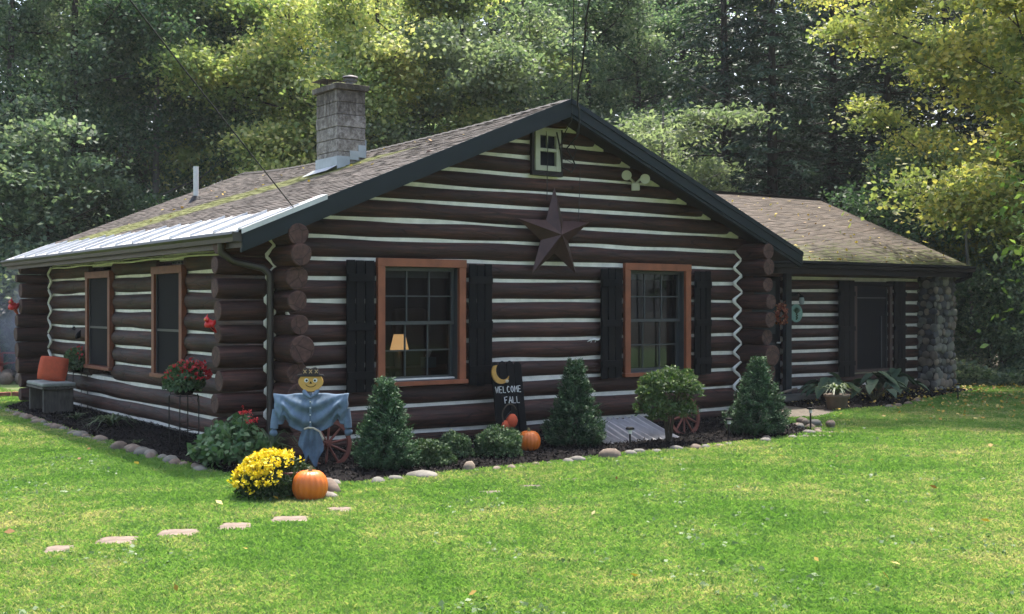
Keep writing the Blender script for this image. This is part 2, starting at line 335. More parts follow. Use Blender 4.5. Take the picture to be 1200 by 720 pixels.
def unit(a): return a/np.maximum(np.linalg.norm(a,axis=1,keepdims=True),1e-6)
def leaves(C,ln,wd,up=.8,dirs=None,var=None,rng=RNG,lv=.3):
    """rhombic leaf faces at centres C; returns V,F,var"""
    n=len(C); nr=unit(rng.normal(size=(n,3))*.7+np.array([0,0,up]))
    d=rng.normal(size=(n,3)) if dirs is None else dirs+rng.normal(size=(n,3))*.25
    d=unit(d-nr*np.sum(d*nr,1,keepdims=True)); e=np.cross(nr,d)
    s=(1+lv*rng.uniform(-1,1,n))[:,None]
    l=d*ln*.5*s; w=e*wd*.5*s; dr=nr*(-.12*ln)*s
    V=np.empty((n,4,3)); V[:,0]=C-l; V[:,1]=C+w; V[:,2]=C+l+dr; V[:,3]=C-w
    v=rng.uniform(0,1,n) if var is None else np.clip(var+rng.normal(size=n)*.18,0,1)
    return V.reshape(-1,3),np.arange(4*n).reshape(n,4),np.repeat(v,4)
def joinl(parts):
    Vs=[];Fs=[];vs=[];mi=[];b=0
    for i,p in enumerate(parts):
        V,F,v=p[:3]; Vs.append(V);Fs.append(F+b);vs.append(v);mi.append(np.full(len(F),p[3] if len(p)>3 else 0)); b+=len(V)
    return np.concatenate(Vs),np.concatenate(Fs),np.concatenate(vs),np.concatenate(mi)
def leafobj(name,parts,mats,parent=None,loc=None,rz=None):
    V,F,v,mi=joinl(parts); return link(name,npmesh(name,V,F,mats,v,mi=mi),parent,loc,rz)

# ================================================================== THE CABIN
cabin=empty('log_cabin','dark brown log cabin with cream chinking, moss streaked gable roof and low wing','cabin',(PX,PY,0),TH)
def wob(seed,n=4):
    r=random.Random(seed); q=[(r.uniform(.6,3.2),r.uniform(0,6.28),r.uniform(.4,1)) for _ in range(n)]
    return lambda t: sum(a*math.sin(w*t+p) for w,p,a in q)/n
def make_log(axis,a0,a1,c,z,r,seed,cuts=(),rs=None,re=None,amp=1.0,endlen=.7):
    """log along s or d axis from a0 to a1, centre at cross coordinate c; cuts = openings; rs/re = radius at the start / end stubs"""
    out=[]; mat=M['log_s'] if axis=='s' else M['log_d']; n=20
    wr,wc,wz=wob(seed),wob(seed+1),wob(seed+2); ws=[wob(seed+5+k,3) for k in range(3)]
    segs=[]; cur=a0
    for k0,k1 in sorted(cuts):
        if k1<=cur or k0>=a1: continue
        if k0>cur: segs.append((cur,k0))
        cur=max(cur,k1)
    if cur<a1: segs.append((cur,a1))
    for x0,x1 in segs:
        mb=MB(); out.append(mb); K=max(2,int((x1-x0)/.09)+1); vs=[]
        for i in range(K):
            t=x0+(x1-x0)*i/(K-1)
            rr=r
            if rs and t<a0+endlen: q=(a0+endlen-t)/endlen; q=min(1,q*2); rr=r+(rs-r)*q*q*(3-2*q)
            if re and t>a1-endlen: q=(t-a1+endlen)/endlen; q=min(1,q*2); rr=r+(re-r)*q*q*(3-2*q)
            rr*=1+.075*amp*wr(t*1.6); cc=c+.010*amp*wc(t); zz=z+.016*amp*wz(t*1.1)
            if i in(0,K-1): rr-=.006
            for k in range(n):
                an=2*PI*k/n; q=rr*(1+.022*amp*(math.sin(2*an+ws[0](t))+math.sin(3*an+2*ws[1](t*1.5))))
                u=cc+q*math.cos(an); w=zz+q*math.sin(an)
                vs.append((t,u,w) if axis=='s' else (u,t,w))
        fs=[(i*n+k,(i+1)*n+k,(i+1)*n+(k+1)%n,i*n+(k+1)%n) for i in range(K-1) for k in range(n)]
        mb.add(vs,fs,mat,True)
        for base,sg in ((0,-1),((K-1)*n,1)):
            ring=vs[base:base+n]; cx=sum((Vector(p) for p in ring),Vector())/n
            off=Vector((sg*.007,0,0)) if axis=='s' else Vector((0,sg*.007,0))
            inner=[cx+(Vector(p)-cx)*.93+off for p in ring]
            mb.add([Vector(p) for p in ring]+inner,[(k,(k+1)%n,n+(k+1)%n,n+k) for k in range(n)],M['end'],True)
            mb.add(inner,[tuple(range(n))],M['end'])
    return out
ZC=[4.05,3.87,3.68,3.487,3.265,3.055,2.86,2.627,2.41,2.168,1.95,1.70,1.45,1.22,.965,.725,.48,.17]   # chinking heights, front
ZS=[2.27,2.03,1.79,1.546,1.287,1.035,.785,.53,.277,.06]                                          # chinking heights, side
SL=.414; RS=3.29; ZR=4.17; SE=-1.0; SE2=7.58
def roofz(s): return ZR-SL*abs(s-RS)
WIN=[(.80,2.00,.71,2.18),(4.525,5.73,.69,2.20)]
AXF=.06; CH=.02
# ---- front wall
def strip(mb,axis,a0,a1,c0,c1,z,h,cuts,zlo,zhi,mat):
    cur=a0; segs=[]
    for k0,k1 in sorted(cuts):
        if k0>cur: segs.append((cur,k0))
        cur=max(cur,k1)
    if cur<a1: segs.append((cur,a1))
    for x0,x1 in segs:
        if axis=='s': mb.bb(x0,x1,c0,c1,z-h,z+h,mat)
        else: mb.bb(c0,c1,x0,x1,z-h,z+h,mat)
ch=MB(); fw_logs=[]
for i in range(len(ZC)-1):
    zt,zb=ZC[i],ZC[i+1]; g=zt-zb; zc=(zt+zb)/2; r=math.sqrt(((g-.046)/2)**2+.047**2)
    cuts=[(a+.05,b-.05) for a,b,c,d in WIN if zc+r*.6>c+.04 and zc-r*.6<d-.04]
    if 3.36<zc<3.86: cuts.append((3.04,3.43))
    if zc>2.36:
        x0=RS-(ZR-.08-zc)/SL; x1=2*RS-x0; rs=None
        x0=max(x0,-.9)
    else: x0=-1.03+random.uniform(-.05,.04); x1=7.02+random.uniform(-.04,.06)
    fw_logs.append(make_log('s',x0,x1,AXF,zc,r,100+i*11,cuts,rs=(r*random.uniform(.97,1.08) if zc<2.36 else None)))
fw_logs.append(make_log('s',-.5,6.9,AXF+.02,.085,.085,77,[],amp=.4))
for i,zt in enumerate(ZC):
    if i==0: continue
    cuts=[(a+.06,b-.06) for a,b,c,d in WIN if c+.03<zt<d-.03]
    if 3.36<zt<3.83: cuts.append((3.06,3.41))
    hw=(ZR-.10-zt)/SL if zt>2.3 else 9
    a0=max(-.36,RS-hw); a1=min(6.82,RS+hw)
    strip(ch,'s',a0,a1,CH,.16,zt,.062,cuts,0,0,M['chink'])
strip(ch,'s',-.36,6.82,CH+.01,.16,.02,.03,[],0,0,M['concrete'])
fwall=ch.build('front_wall',cabin)
for q in fw_logs:
    for mb in q: mb.build('log',fwall)
# foundation
fd=MB(); fd.bb(-.42,6.9,.03,.3,-.15,.03,M['concrete']); fd.bb(-.42,-.2,.3,8.9,-.15,.05,M['concrete'])
for k in range(46): fd.ell((random.uniform(-.3,6.8),.02,random.uniform(-.02,.0)),(.12,.03,.045),M['stone'],8,noise=.1,seed=k)
fd.build('foundation',cabin)
# ---- side walls (left visible, right mostly its stub ends)
SWIN=[(2.49,3.60,.70,2.145),(5.37,6.56,.69,2.14)]
def side_wall(sx,chx0,chx1,d1,wins,radii,seed):
    ch=MB(); logs=[]
    zc_list=[(ZS[i]+ZS[i+1])/2 for i in range(len(ZS)-1)]
    for i in range(len(ZS)-1):
        zt,zb=ZS[i],ZS[i+1]; g=zt-zb; zc=(zt+zb)/2; r=math.sqrt(((g-.028)/2)**2+.058**2)
        cuts=[(a+.05,b-.05) for a,b,c,d in wins if zc+r*.6>c+.04 and zc-r*.6<d-.04]
        r0=radii[i%len(radii)] if radii else r
        logs.append(make_log('d',-.50+random.uniform(-.07,.05),d1,sx,zc+(.022 if radii else .02),r,seed+i*13,cuts,rs=r0))
    logs.append(make_log('d',-.48,d1,sx,2.395,.118,seed+400,[],rs=.118))
    for i,zt in enumerate(ZS):
        cuts=[(a+.06,b-.06) for a,b,c,d in wins if c+.03<zt<d-.03]
        strip(ch,'d',.0,d1-.4,chx0,chx1,zt,.055,cuts,0,0,M['chink'])
    return ch,logs
ch,logs=side_wall(-.38,-.44,-.3,9.25,SWIN,[.124,.130,.120,.112,.154,.120,.162,.128,.128],900)
# light sill board along the bottom of the side wall and wavy chinking under the eave
ch.bb(-.475,-.3,.05,8.72,.005,.062,M['greywood'])
pts=[(-.49,.3+.42*k,2.245+.008*math.sin(k*1.7)) for k in range(21)]
ch.tube(pts,.015,M['chink'],6)
for k in (2,7,11,14,17): ch.tube([(-.49,.3+.42*k,2.245),(-.49,.33+.42*k,2.285)],[.014,.009],M['chink'],6)
lw=ch.build('side_wall',cabin)
for q in logs:
    for mb in q: mb.build('log',lw)
ch,logs=side_wall(6.85,6.9,6.98,9.25,[],[.118,.108,.105,.115,.112,.15,.13,.12,.12],1900)
rw=ch.build('side_wall',cabin)
for q in logs:
    for mb in q: mb.build('log',rw)
# rear wall: logs that stick out at the far left corner
ch=MB(); ch.bb(-.3,6.8,8.78,8.95,0,2.3,M['chink']); bw=ch.build('rear_wall',cabin)
ZB=[2.147,2.006,1.749,1.493,1.276,1.031,.763,.506,.269,.05]
for i in range(len(ZB)-1):
    zt,zb=ZB[i],ZB[i+1]; r=(zt-zb)/2*1.01; make_log('s',-.95+random.uniform(-.05,.03),7.0,8.85,(zt+zb)/2,r,3000+i*7)[0].build('log',bw)
make_log('s',-.93,7.0,8.85,2.27,.115,3100)[0].build('log',bw)
# zigzag chinking in the corners
def zigzag(fixed,c_in,c_out,zlist,axis,off):
    """points alternate between chinking heights (c_in) and log centres (c_out)"""
    pts=[]
    for i in range(len(zlist)-1):
        for z,c in((zlist[i],c_in),((zlist[i]+zlist[i+1])/2,c_out)):
            c+=random.uniform(-.012,.012)
            pts.append((c,off,z) if axis=='s' else (off,c,z))
    # round the corners a little
    q=[]
    for a,b in zip(pts,pts[1:]):
        a,b=Vector(a),Vector(b); q+= [a.lerp(b,.12),a.lerp(b,.5),a.lerp(b,.88)]
    zz=MB(); zz.tube(q,[.022*random.uniform(.8,1.2) for _ in q],M['chink'],8); zz.build('corner_chinking',cabin)
zf=[z for z in ZC if .12<z<2.5]
zigzag(0,6.60,6.775,zf,'s',-.045)
zigzag(0,-.56,-.44,zf,'s',-.04); zigzag(0,-.22,-.32,zf,'s',-.04)
zigzag(0,8.56,8.76,ZS,'d',-.505)

# ---- front windows
def front_window(a,b,c,d,kind):
    fr=MB(); w=.095; y0,y1=-.085,-.035
    T=M['trim_orange']
    fr.bb(a,a+w,y0,y1,c+.05,d-w,T); fr.bb(b-w,b,y0,y1,c+.05,d-w,T); fr.bb(a-.005,b+.005,y0-.006,y1,d-w,d,T); fr.bb(a-.02,b+.02,y0-.02,y1,c,c+.05,T)
    for x0,x1,z0,z1 in((a+.055,a+.098,c+.02,d-.06),(b-.098,b-.055,c+.02,d-.06),(a+.098,b-.098,c+.02,c+.06),(a+.098,b-.098,d-.1,d-.06)): fr.bb(x0,x1,y1+.002,.2,z0,z1,M['sash'])
    root=fr.build('window',cabin,bevel=.004)
    ia,ib,ic,id_=a+.1,b-.1,c+.062,d-.102; mid=(ic+id_)/2+.01
    S=M['sash']
    for nm,z0,z1,y in(('upper_sash',mid-.02,id_,.03),('lower_sash',ic,mid+.02,.065)):
        m=MB(); t=.038
        m.bb(ia,ia+t,y,y+.03,z0,z1,S); m.bb(ib-t,ib,y,y+.03,z0,z1,S); m.bb(ia+t,ib-t,y,y+.03,z0,z0+t,S); m.bb(ia+t,ib-t,y,y+.03,z1-t,z1,S)
        for k in(1,2): x=ia+t+(ib-ia-2*t)*k/3; m.bb(x-.008,x+.008,y+.004,y+.024,z0+t,z1-t,S)
        zm=(z0+z1)/2; m.bb(ia+t,ib-t,y+.005,y+.023,zm-.008,zm+.008,S)
        so=m.build(nm,root)
    g=MB(); g.bb(ia,ib,.108,.112,ic,id_,M['glass']); g.build('pane',root)
    m=MB(); m.bb(ia+.005,ib-.005,.15,.16,id_-.115,id_,M['blind'])
    for k in range(4): m.bb(ia+.005,ib-.005,.143,.149,id_-.115+.028*k,id_-.095+.028*k,M['blind'])
    m.build('blind',root)
    return root
for w in WIN: front_window(*w,0)
def shutter(x0,x1,z0,z1,y=-.10):
    m=MB(); g=.012; bw=(x1-x0-2*g)/3
    for k in range(3):
        a=x0+k*(bw+g); m.box(((a+a+bw)/2,y+.0,(z0+z1)/2+random.uniform(-.008,.008)),(bw,.022,z1-z0),M['black'],jit=.002)
    for f in(.13,.5,.87): zc=z0+(z1-z0)*f; m.bb(x0+.004,x1-.004,y-.034,y-.0125,zc-.045,zc+.045,M['black'])
    m.build('shutter',cabin,bevel=.003)
for x0,x1,z0,z1 in((.389,.735,.66,2.14),(2.03,2.36,.68,2.13),(4.09,4.44,.69,2.12),(5.78,6.09,.68,2.11)): shutter(x0,x1,z0,z1)
# ---- side windows: tall casements with dark screens
for a,b,c,d in SWIN:
    m=MB(); T=M['trim_red']; w=.10; x1=-.47; x0=-.535
    m.bb(x0,x1,a,a+w,c+.05,d-w,T); m.bb(x0,x1,b-w,b,c+.05,d-w,T); m.bb(x0-.006,x1,a-.005,b+.005,d-w,d,T); m.bb(x0-.02,x1,a-.02,b+.02,c,c+.05,T)
    for y0,y1,z0,z1 in((a+.06,a+.1,c+.02,d-.06),(b-.1,b-.06,c+.02,d-.06),(a+.1,b-.1,c+.02,c+.06),(a+.1,b-.1,d-.1,d-.06)): m.bb(x1+.002,-.25,y0,y1,z0,z1,T)
    ro=m.build('window',cabin,bevel=.004)
    m=MB(); m.bb(-.487,-.480,a+.1,b-.1,c+.06,d-.1,M['screen']); m.build('insect_screen',ro)
    m=MB(); S=M['sash']
    m.bb(-.503,-.488,a+.1,a+.135,c+.06,d-.1,S); m.bb(-.503,-.488,b-.135,b-.1,c+.06,d-.1,S); m.bb(-.503,-.488,a+.135,b-.135,(c+d)/2-.12,(c+d)/2-.09,S); m.build('sash',ro)
# ---- attic window
m=MB(); C_=M['cream']; a,b,c,d=3.035,3.44,3.325,3.86; y0,y1=-.09,-.03
m.bb(a,a+.075,y0,y1,c,d,C_); m.bb(b-.075,b,y0,y1,c,d,C_); m.bb(a+.075,b-.075,y0+.002,y1,c,c+.065,C_); m.bb(a+.075,b-.075,y0+.002,y1,d-.09,d,C_)
m.bb(a+.075,b-.075,y0+.004,y1,(c+d)/2-.025,(c+d)/2+.015,C_); m.bb((a+b)/2-.008,(a+b)/2+.008,y0+.02,y1,(c+d)/2+.015,d-.09,C_)
av=m.build('window',cabin,bevel=.003); tag(av,'small cream painted attic window under the roof peak')
m=MB(); m.bb(a+.07,b-.07,-.045,-.04,c+.06,d-.08,M['screen']); m.build('pane',av)
m=MB(); m.bb(a-.04,a-.003,-.07,-.02,c-.05,d,M['soffit']); m.bb(b+.003,b+.04,-.07,-.02,c-.05,d,M['soffit']); m.bb(a-.04,b+.04,-.075,-.02,c-.06,c-.003,M['soffit']); m.build('casing',av)

# ---- roofs
def roof_plane(name,parent,e0,e1,r0,r1,mat,course=.105,ny=40,sag=None,mossf=None,thick=.05):
    """eave line e0->e1, ridge line r0->r1 (local coords): overlapping shingle courses"""
    e0,e1,r0,r1=map(Vector,(e0,e1,r0,r1)); sl=(r0-e0).length; n=max(2,int(sl/course)); nrm=(e1-e0).cross(r0-e0).normalized()
    if nrm.z<0: nrm=-nrm
    V=[];F=[];UV=[];MO=[]
    def P(u,t):
        p=e0.lerp(e1,u).lerp(r0.lerp(r1,u),t)
        if sag: p=p+Vector((0,0,sag(u,t)))
        return p
    rr=random.Random(5)
    for i in range(n):
        t0,t1=i/n,min(1,(i+1)/n+.004); b=len(V)
        for j in range(ny+1):
            u=j/ny; lift=.007+rr.uniform(-.003,.005); ux=u*(e1-e0).length
            tt=t0+rr.uniform(-.0012,.0012)
            for t,l in((tt,-.002),(tt,lift),(t1,.001)):
                V.append(P(u,t)+nrm*l); UV.append((ux,t*sl+.001)); MO.append(mossf(u,t) if mossf else 0)
        for j in range(ny):
            k=b+j*3; F.append((k,k+3,k+4,k+1)); F.append((k+1,k+4,k+5,k+2))
    # underside slab
    me=bpy.data.meshes.new(name); nb=len(V)
    c=[P(0,0),P(1,0),P(1,1),P(0,1)]; K=12; 
    for j in range(K+1):
        for t in(0,1): V.append(P(j/K,t)-nrm*.003); UV.append((0,0)); MO.append(0)
    for j in range(K+1):
        for t in(0,1): V.append(P(j/K,t)-nrm*thick); UV.append((0,0)); MO.append(0)
    H=2*(K+1)
    F2=[]
    for j in range(K):
        k=nb+2*j; F2+= [(k+H,k+1+H,k+3+H,k+2+H),(k,k+2,k+2+H,k+H),(k+1,k+1+H,k+3+H,k+3)]
    F2+= [(nb,nb+H,nb+1+H,nb+1),(nb+2*K,nb+2*K+1,nb+2*K+1+H,nb+2*K+H)]
    me.from_pydata([tuple(v) for v in V],[],F+F2)
    me.materials.append(mat); me.materials.append(M['soffit'])
    me.polygons.foreach_set('material_index',[0]*len(F)+[1]*len(F2))
    uv=me.uv_layers.new(name='UVMap'); li=np.zeros(len(me.loops),np.int32); me.loops.foreach_get('vertex_index',li)
    uv.data.foreach_set('uv',np.array(UV,np.float32)[li].ravel())
    at=me.attributes.new('moss','FLOAT','POINT'); at.data.foreach_set('value',np.array(MO,np.float32)); me.update()
    return link(name,me,parent)
D0,D1=-.45,9.45
def sagf(u,t): return -.17*t*math.sin(PI*min(1,u*1.0))**1.0*(.4+.6*u)*1.0-.012*math.sin(9*u)*t
def moss1(u,t):
    d=D0+u*(D1-D0); s=SE+t*(RS-SE)
    # damp streak running down and back from the chimney
    dc=2.9+(2.35-s)*1.75; w=abs(d-dc)*.55
    m_=max(0,.64-w*.62) if s<2.45 else 0
    return m_+.11*max(0,1-t)+.10
rl=roof_plane('roof',cabin,(SE,D0,roofz(SE)),(SE,D1,roofz(SE)),(RS,D0,ZR),(RS,D1,ZR),M['shingle'],ny=66,sag=sagf,mossf=moss1)
rr_=roof_plane('roof',cabin,(SE2,D0,roofz(SE2)),(SE2,D1,roofz(SE2)),(RS,D0,ZR),(RS,D1,ZR),M['shingle'],ny=50,sag=sagf,mossf=lambda u,t:.15)
# ridge cap
m=MB()
for k in range(48):
    u=(k+.5)/48; d=D0+(D1-D0)*u; z=ZR+sagf(u,1)
    for sg in(-1,1):
        m.box((RS+sg*.07,d,z+.012-.07*SL+.002),(.16,.215,.008),M['shingle'],Matrix.Rotation(sg*math.atan(SL),3,'Y')@Matrix.Rotation(.04,3,'X'))
m.build('ridge_cap',rl)
# rake boards: sloping fascia with a thin drip edge, both ends of the roof
def rake(s0,z0,s1,z1,y0,y1,h,mat,name,parent,drop=.0):
    m=MB(); m.prism([(s0,z0-drop),(s1,z1-drop),(s1,z1-h-drop),(s0,z0-h-drop)],y0,y1,mat); return m.build(name,parent)
for (yy0,yy1) in ((D0-.03,D0-.001),(D1+.001,D1+.03)):
    rake(SE-.0,roofz(SE)-.004,RS,ZR-.004,yy0,yy1,.165,M['rake'],'rake_board',rl)
    rake(SE2,roofz(SE2)-.004,RS,ZR-.004,yy0,yy1,.165,M['rake'],'rake_board',rr_)
rake(SE,roofz(SE)+.012,RS,ZR+.012,D0-.045,D0-.0305,.06,M['rake'],'drip_edge',rl)
rake(SE2-.0,roofz(SE2)+.012,RS,ZR+.012,D0-.045,D0-.0305,.06,M['rake'],'drip_edge',rr_)
rake(SE,roofz(SE)-.17,RS,ZR-.17,D0-.015,D0+.03,.04,M['rake'],'trim_strip',rl)
rake(SE2,roofz(SE2)-.17,RS,ZR-.17,D0-.015,D0+.03,.04,M['rake'],'trim_strip',rr_)
# soffit under the front overhang: rafters
m=MB()
for s0,s1 in((SE,RS),(SE2,RS)):
    m.prism([(s0,roofz(s0)-.07),(s1,ZR-.07),(s1,ZR-.10),(s0,roofz(s0)-.10)],D0+.03,.14,M['soffit'])
m.build('soffit',cabin)
# gutter with metal ice panels on the left eave
m=MB(); zg=roofz(SE)
pr=[(SE-.10,zg-.005),(SE-.11,zg-.03),(SE-.085,zg-.06),(SE-.08,zg-.105),(SE-.0,zg-.105),(SE-.0,zg-.015),(SE-.012,zg-.015),(SE-.012,zg-.093),(SE-.07,zg-.093),(SE-.075,zg-.055),(SE-.098,zg-.025),(SE-.088,zg-.005)]
m.prism(pr,D0-.02,D1,M['gutter']); m.bb(SE-.1,SE-.012,D0-.024,D0-.0205,zg-.1,zg-.01,M['gutter'])
m.bb(SE,SE+.025,D0,D1,zg-.16,zg-.02,M['gutter'])
gt=m.build('gutter',rl)
m=MB()
k=0; d=D0-.0
while d<D1-.1:
    wd=.66; wid=.60+random.uniform(-.03,.05)+(.07 if k==0 else 0); a=math.atan(SL)
    def SP(s,l): return roofz(s)+l+ sagf((d-D0)/(D1-D0),(s-SE)/(RS-SE))
    s0,s1=SE-.03,SE+wid; d1=min(d+wd-.01,D1); l=.022+.004*(k%2)
    m.add([(s0,d,SP(s0,l)),(s1,d,SP(s1,l)),(s1,d1,SP(s1,l)),(s0,d1,SP(s0,l)),(s0,d,SP(s0,l-.03)),(s0,d1,SP(s0,l-.03)),(s1,d,SP(s1,l-.025)),(s1,d1,SP(s1,l-.025))],
          [(0,1,2,3),(0,3,5,4),(1,6,7,2)],M['galv'])
    m.add([(s0,d-.012,SP(s0,l)),(s0,d-.006,SP(s0,l+.03)),(s0,d+.012,SP(s0,l+.03)),(s0,d+.018,SP(s0,l)),(s1,d-.012,SP(s1,l)),(s1,d-.006,SP(s1,l+.03)),(s1,d+.012,SP(s1,l+.03)),(s1,d+.018,SP(s1,l))],
          [(0,1,5,4),(1,2,6,5),(2,3,7,6),(0,3,2,1),(4,5,6,7)],M['galv'])
    for q in(.22,.44):
        m.add([(s0,d+q-.008,SP(s0,l+.001)),(s0,d+q,SP(s0,l+.012)),(s0,d+q+.008,SP(s0,l+.001)),(s1,d+q-.008,SP(s1,l+.001)),(s1,d+q,SP(s1,l+.012)),(s1,d+q+.008,SP(s1,l+.001))],[(0,1,4,3),(1,2,5,4)],M['galv'])
    d+=wd; k+=1
m.build('metal_eave_panels',rl)
m=MB(); s0,s1=SE-.02,-.05
m.add([(s0,D0-.055,roofz(s0)+.035),(s1,D0-.055,roofz(s1)+.035),(s1,D0+.12,roofz(s1)+.04),(s0,D0+.12,roofz(s0)+.04),(s0,D0-.055,roofz(s0)-.02),(s1,D0-.055,roofz(s1)-.02)],[(0,1,2,3),(0,4,5,1)],M['galv'])
m.build('rake_flashing',rl)
# downspout
m=MB(); m.tube([(SE-.04,-.02,zg-.10),(SE-.04,-.02,zg-.2),(SE+.08,-.05,zg-.29),(-.62,-.13,zg-.36),(-.555,-.15,zg-.42),(-.545,-.15,zg-.5),(-.545,-.15,.3),(-.56,-.2,.12),(-.62,-.35,.08)],.038,M['gutter'],10); m.build('downspout',cabin)
# chimney
def chimney():
    a,b,c,d=2.0,2.44,3.2,3.84; zt=4.71
    m=MB(); zb=3.3; K=8; seams=[zb+ (zt-zb)*i/K for i in range(K+1)]
    for i in range(K):
        j=.004*(i%2)+random.uniform(0,.010); m.bb(a-j,b+j,c-j,d+j,seams[i]+.003,seams[i+1]-.003,M['chimney'])
    m.bb(a+.008,b-.008,c+.008,d-.008,zb,zt,M['mortar'])
    root=m.build('chimney',cabin,bevel=.008)
    m=MB(); m.box(((a+b)/2,(c+d)/2,zt+.045),(b-a+.1,d-c+.1,.085),M['chimney'],jit=.01)
    for k in range(40): m.ell((random.uniform(a-.03,b+.03),random.uniform(c-.04,d+.04),zt+.085),(.04,.04,.018),M['mossm'],6)
    m.build('chimney_crown',root,bevel=.012)
    m=MB(); cx,cy=2.28,3.34; m.tube([(cx,cy,zt+.08),(cx,cy,zt+.20)],.075,M['capm'],16); m.tube([(cx,cy,zt+.155),(cx,cy,zt+.17)],.10,M['capm'],16); m.lathe([(.115,.205),(.105,.225),(.02,.245),(0,.246)],M['capm'],16,(cx,cy,zt)); m.build('flue_cap',root)
    m=MB(); cx,cy=2.14,3.70; 
    for dx in(-.1,.1):
        for dy in(-.1,.1): m.tube([(cx+dx,cy+dy,zt+.07),(cx+dx,cy+dy,zt+.19)],.008,M['pole'],6)
    m.bb(cx-.08,cx+.08,cy-.08,cy+.08,zt+.06,zt+.12,M['terra'])
    m.add([(cx-.21,cy-.21,zt+.185),(cx+.21,cy-.21,zt+.185),(cx+.21,cy+.21,zt+.185),(cx-.21,cy+.21,zt+.185),(cx,cy,zt+.225)],[(0,1,4),(1,2,4),(2,3,4),(3,0,4),(3,2,1,0)],M['capm'])
    m.build('rain_cap',root)
    m=MB(); F=M['soldier']
    m.bb(a-.016,a-.007,c-.016,d+.016,roofz(a)-.1,roofz(a)+.12,F); m.bb(a-.007,a+.19,c-.016,c-.007,roofz(a)-.05,roofz(a)+.125,F); m.bb(a+.19,a+.33,c-.018,c-.007,roofz(a+.2),roofz(a)+.21,F); m.bb(a+.33,b+.01,c-.016,c-.007,roofz(a+.3),roofz(a)+.30,F)
    m.bb(b+.006,b+.016,c-.016,c+.1,roofz(b)-.05,roofz(b)+.2,F)
    z0=roofz(a)+.02; m.add([(a-.2,c-.05,roofz(a-.2)-.02),(a-.017,c-.05,roofz(a-.017)+.0),(a-.017,d+.1,roofz(a-.017)-.02),(a-.2,d+.1,roofz(a-.2)-.05)],[(0,1,2,3)],F)
    m.build('flashing',root)
M['mossm']=simple('green_moss',(.10,.12,.03),1,0,.3,20,.5)
chimney()
m=MB(); s,d=1.62,7.62; z=roofz(s)-.1; m.tube([(s,d,z-.1),(s,d,z+.62)],.045,M['white_pvc'],12); m.lathe([(.14,-.02),(.07,.10),(.055,.12)],M['pole'],14,(s,d,z+.0)); m.build('vent_pipe',cabin)

# ---- right wing
DW=1.78; WZ=[2.33,2.108,1.893,1.682,1.472,1.262,1.05,.84,.63,.42,.215,.01]
ch=MB(); logs=[]; WW=(11.55,12.66,.43,2.06)
for i in range(len(WZ)-1):
    zt,zb=WZ[i],WZ[i+1]; zc=(zt+zb)/2; r=math.sqrt(((zt-zb-.045)/2)**2+.04**2)
    cuts=[(WW[0]+.05,WW[1]-.05)] if zc+.05>WW[2] and zc-.05<WW[3] else []
    if zc<2.16: cuts.append((8.72,9.86))
    logs.append(make_log('s',6.95,13.56,DW+AXF,zc,r,5000+i*9,cuts,amp=.5))
for zt in WZ:
    cuts=[(WW[0]+.06,WW[1]-.06)] if WW[2]<zt<WW[3] else []
    if zt<2.15: cuts.append((8.72,9.86))
    strip(ch,'s',6.95,13.56,DW+.015,DW+.16,zt,.05,cuts,0,0,M['chink'])
ww=ch.build('wing_wall',cabin)
for q in logs:
    for mb in q: mb.build('log',ww)
m=MB(); m.bb(13.6,13.9,DW+.4,8.0,0,2.4,M['log_d']); m.bb(7.1,13.6,7.9,8.0,0,2.4,M['log_d']); m.bb(13.55,13.65,DW+.2,DW+.6,0,2.4,M['log_s']); m.build('wing_rear_wall',cabin)
# wing window with plank shutters
a,b,c,d=WW; m=MB(); T=M['trim_dark']
m.bb(a,a+.08,DW-.09,DW-.035,c+.05,d-.08,T); m.bb(b-.08,b,DW-.09,DW-.035,c+.05,d-.08,T); m.bb(a,b,DW-.095,DW-.035,d-.08,d,M['black']); m.bb(a-.02,b+.02,DW-.11,DW-.035,c,c+.05,T)
wwn=m.build('window',cabin,bevel=.004); tag(wwn,'dark screened window of the right wing')
m=MB(); m.bb(a+.07,b-.07,DW-.02,DW-.01,c+.03,d-.07,M['screen']); m.build('insect_screen',wwn)
m=MB(); S=M['sash']; m.bb(a+.085,a+.12,DW-.035,DW-.021,c+.06,d-.09,S); m.bb(b-.27,b-.245,DW-.035,DW-.021,c+.06,d-.62,S); m.bb(b-.12,b-.085,DW-.035,DW-.021,c+.06,d-.09,S); m.bb(a+.12,b-.12,DW-.035,DW-.021,d-.3,d-.28,S); m.build('sash',wwn)
def wshut(x0,x1,z0,z1):
    m=MB(); bw=(x1-x0-.02)/3
    for k in range(3): p=x0+k*(bw+.01); m.bb(p,p+bw,DW-.11,DW-.088,z0,z1,M['black'])
    for f in(.14,.5,.86): zc=z0+(z1-z0)*f; m.bb(x0,x1,DW-.135,DW-.1105,zc-.04,zc+.04,M['black'])
    m.build('shutter',cabin,bevel=.003)
wshut(11.10,11.53,.36,2.08); wshut(12.68,13.02,.36,2.08)
# door with slate blue casing
m=MB(); m.bb(9.72,9.86,DW-.10,DW-.02,.12,2.2,M['rake']); m.bb(8.72,8.86,DW-.10,DW-.02,.12,2.2,M['rake']); m.bb(8.72,9.86,DW-.105,DW-.02,2.2,2.28,M['rake'])
m.bb(8.86,9.72,DW+.03,DW+.07,.15,2.2,M['screen']); dr=m.build('door',cabin,bevel=.004)
m=MB(); m.tube([(9.62,DW+.02,1.0),(9.62,DW-.05,1.0),(9.54,DW-.05,1.0)],.012,M['galv'],8); m.build('handle',dr)
m=MB()
for z0,z1 in((.35,1.0),(1.15,2.05)): m.bb(9.0,9.58,DW+.015,DW+.03,z0,z1,M['rake'])
m.build('panel',dr)
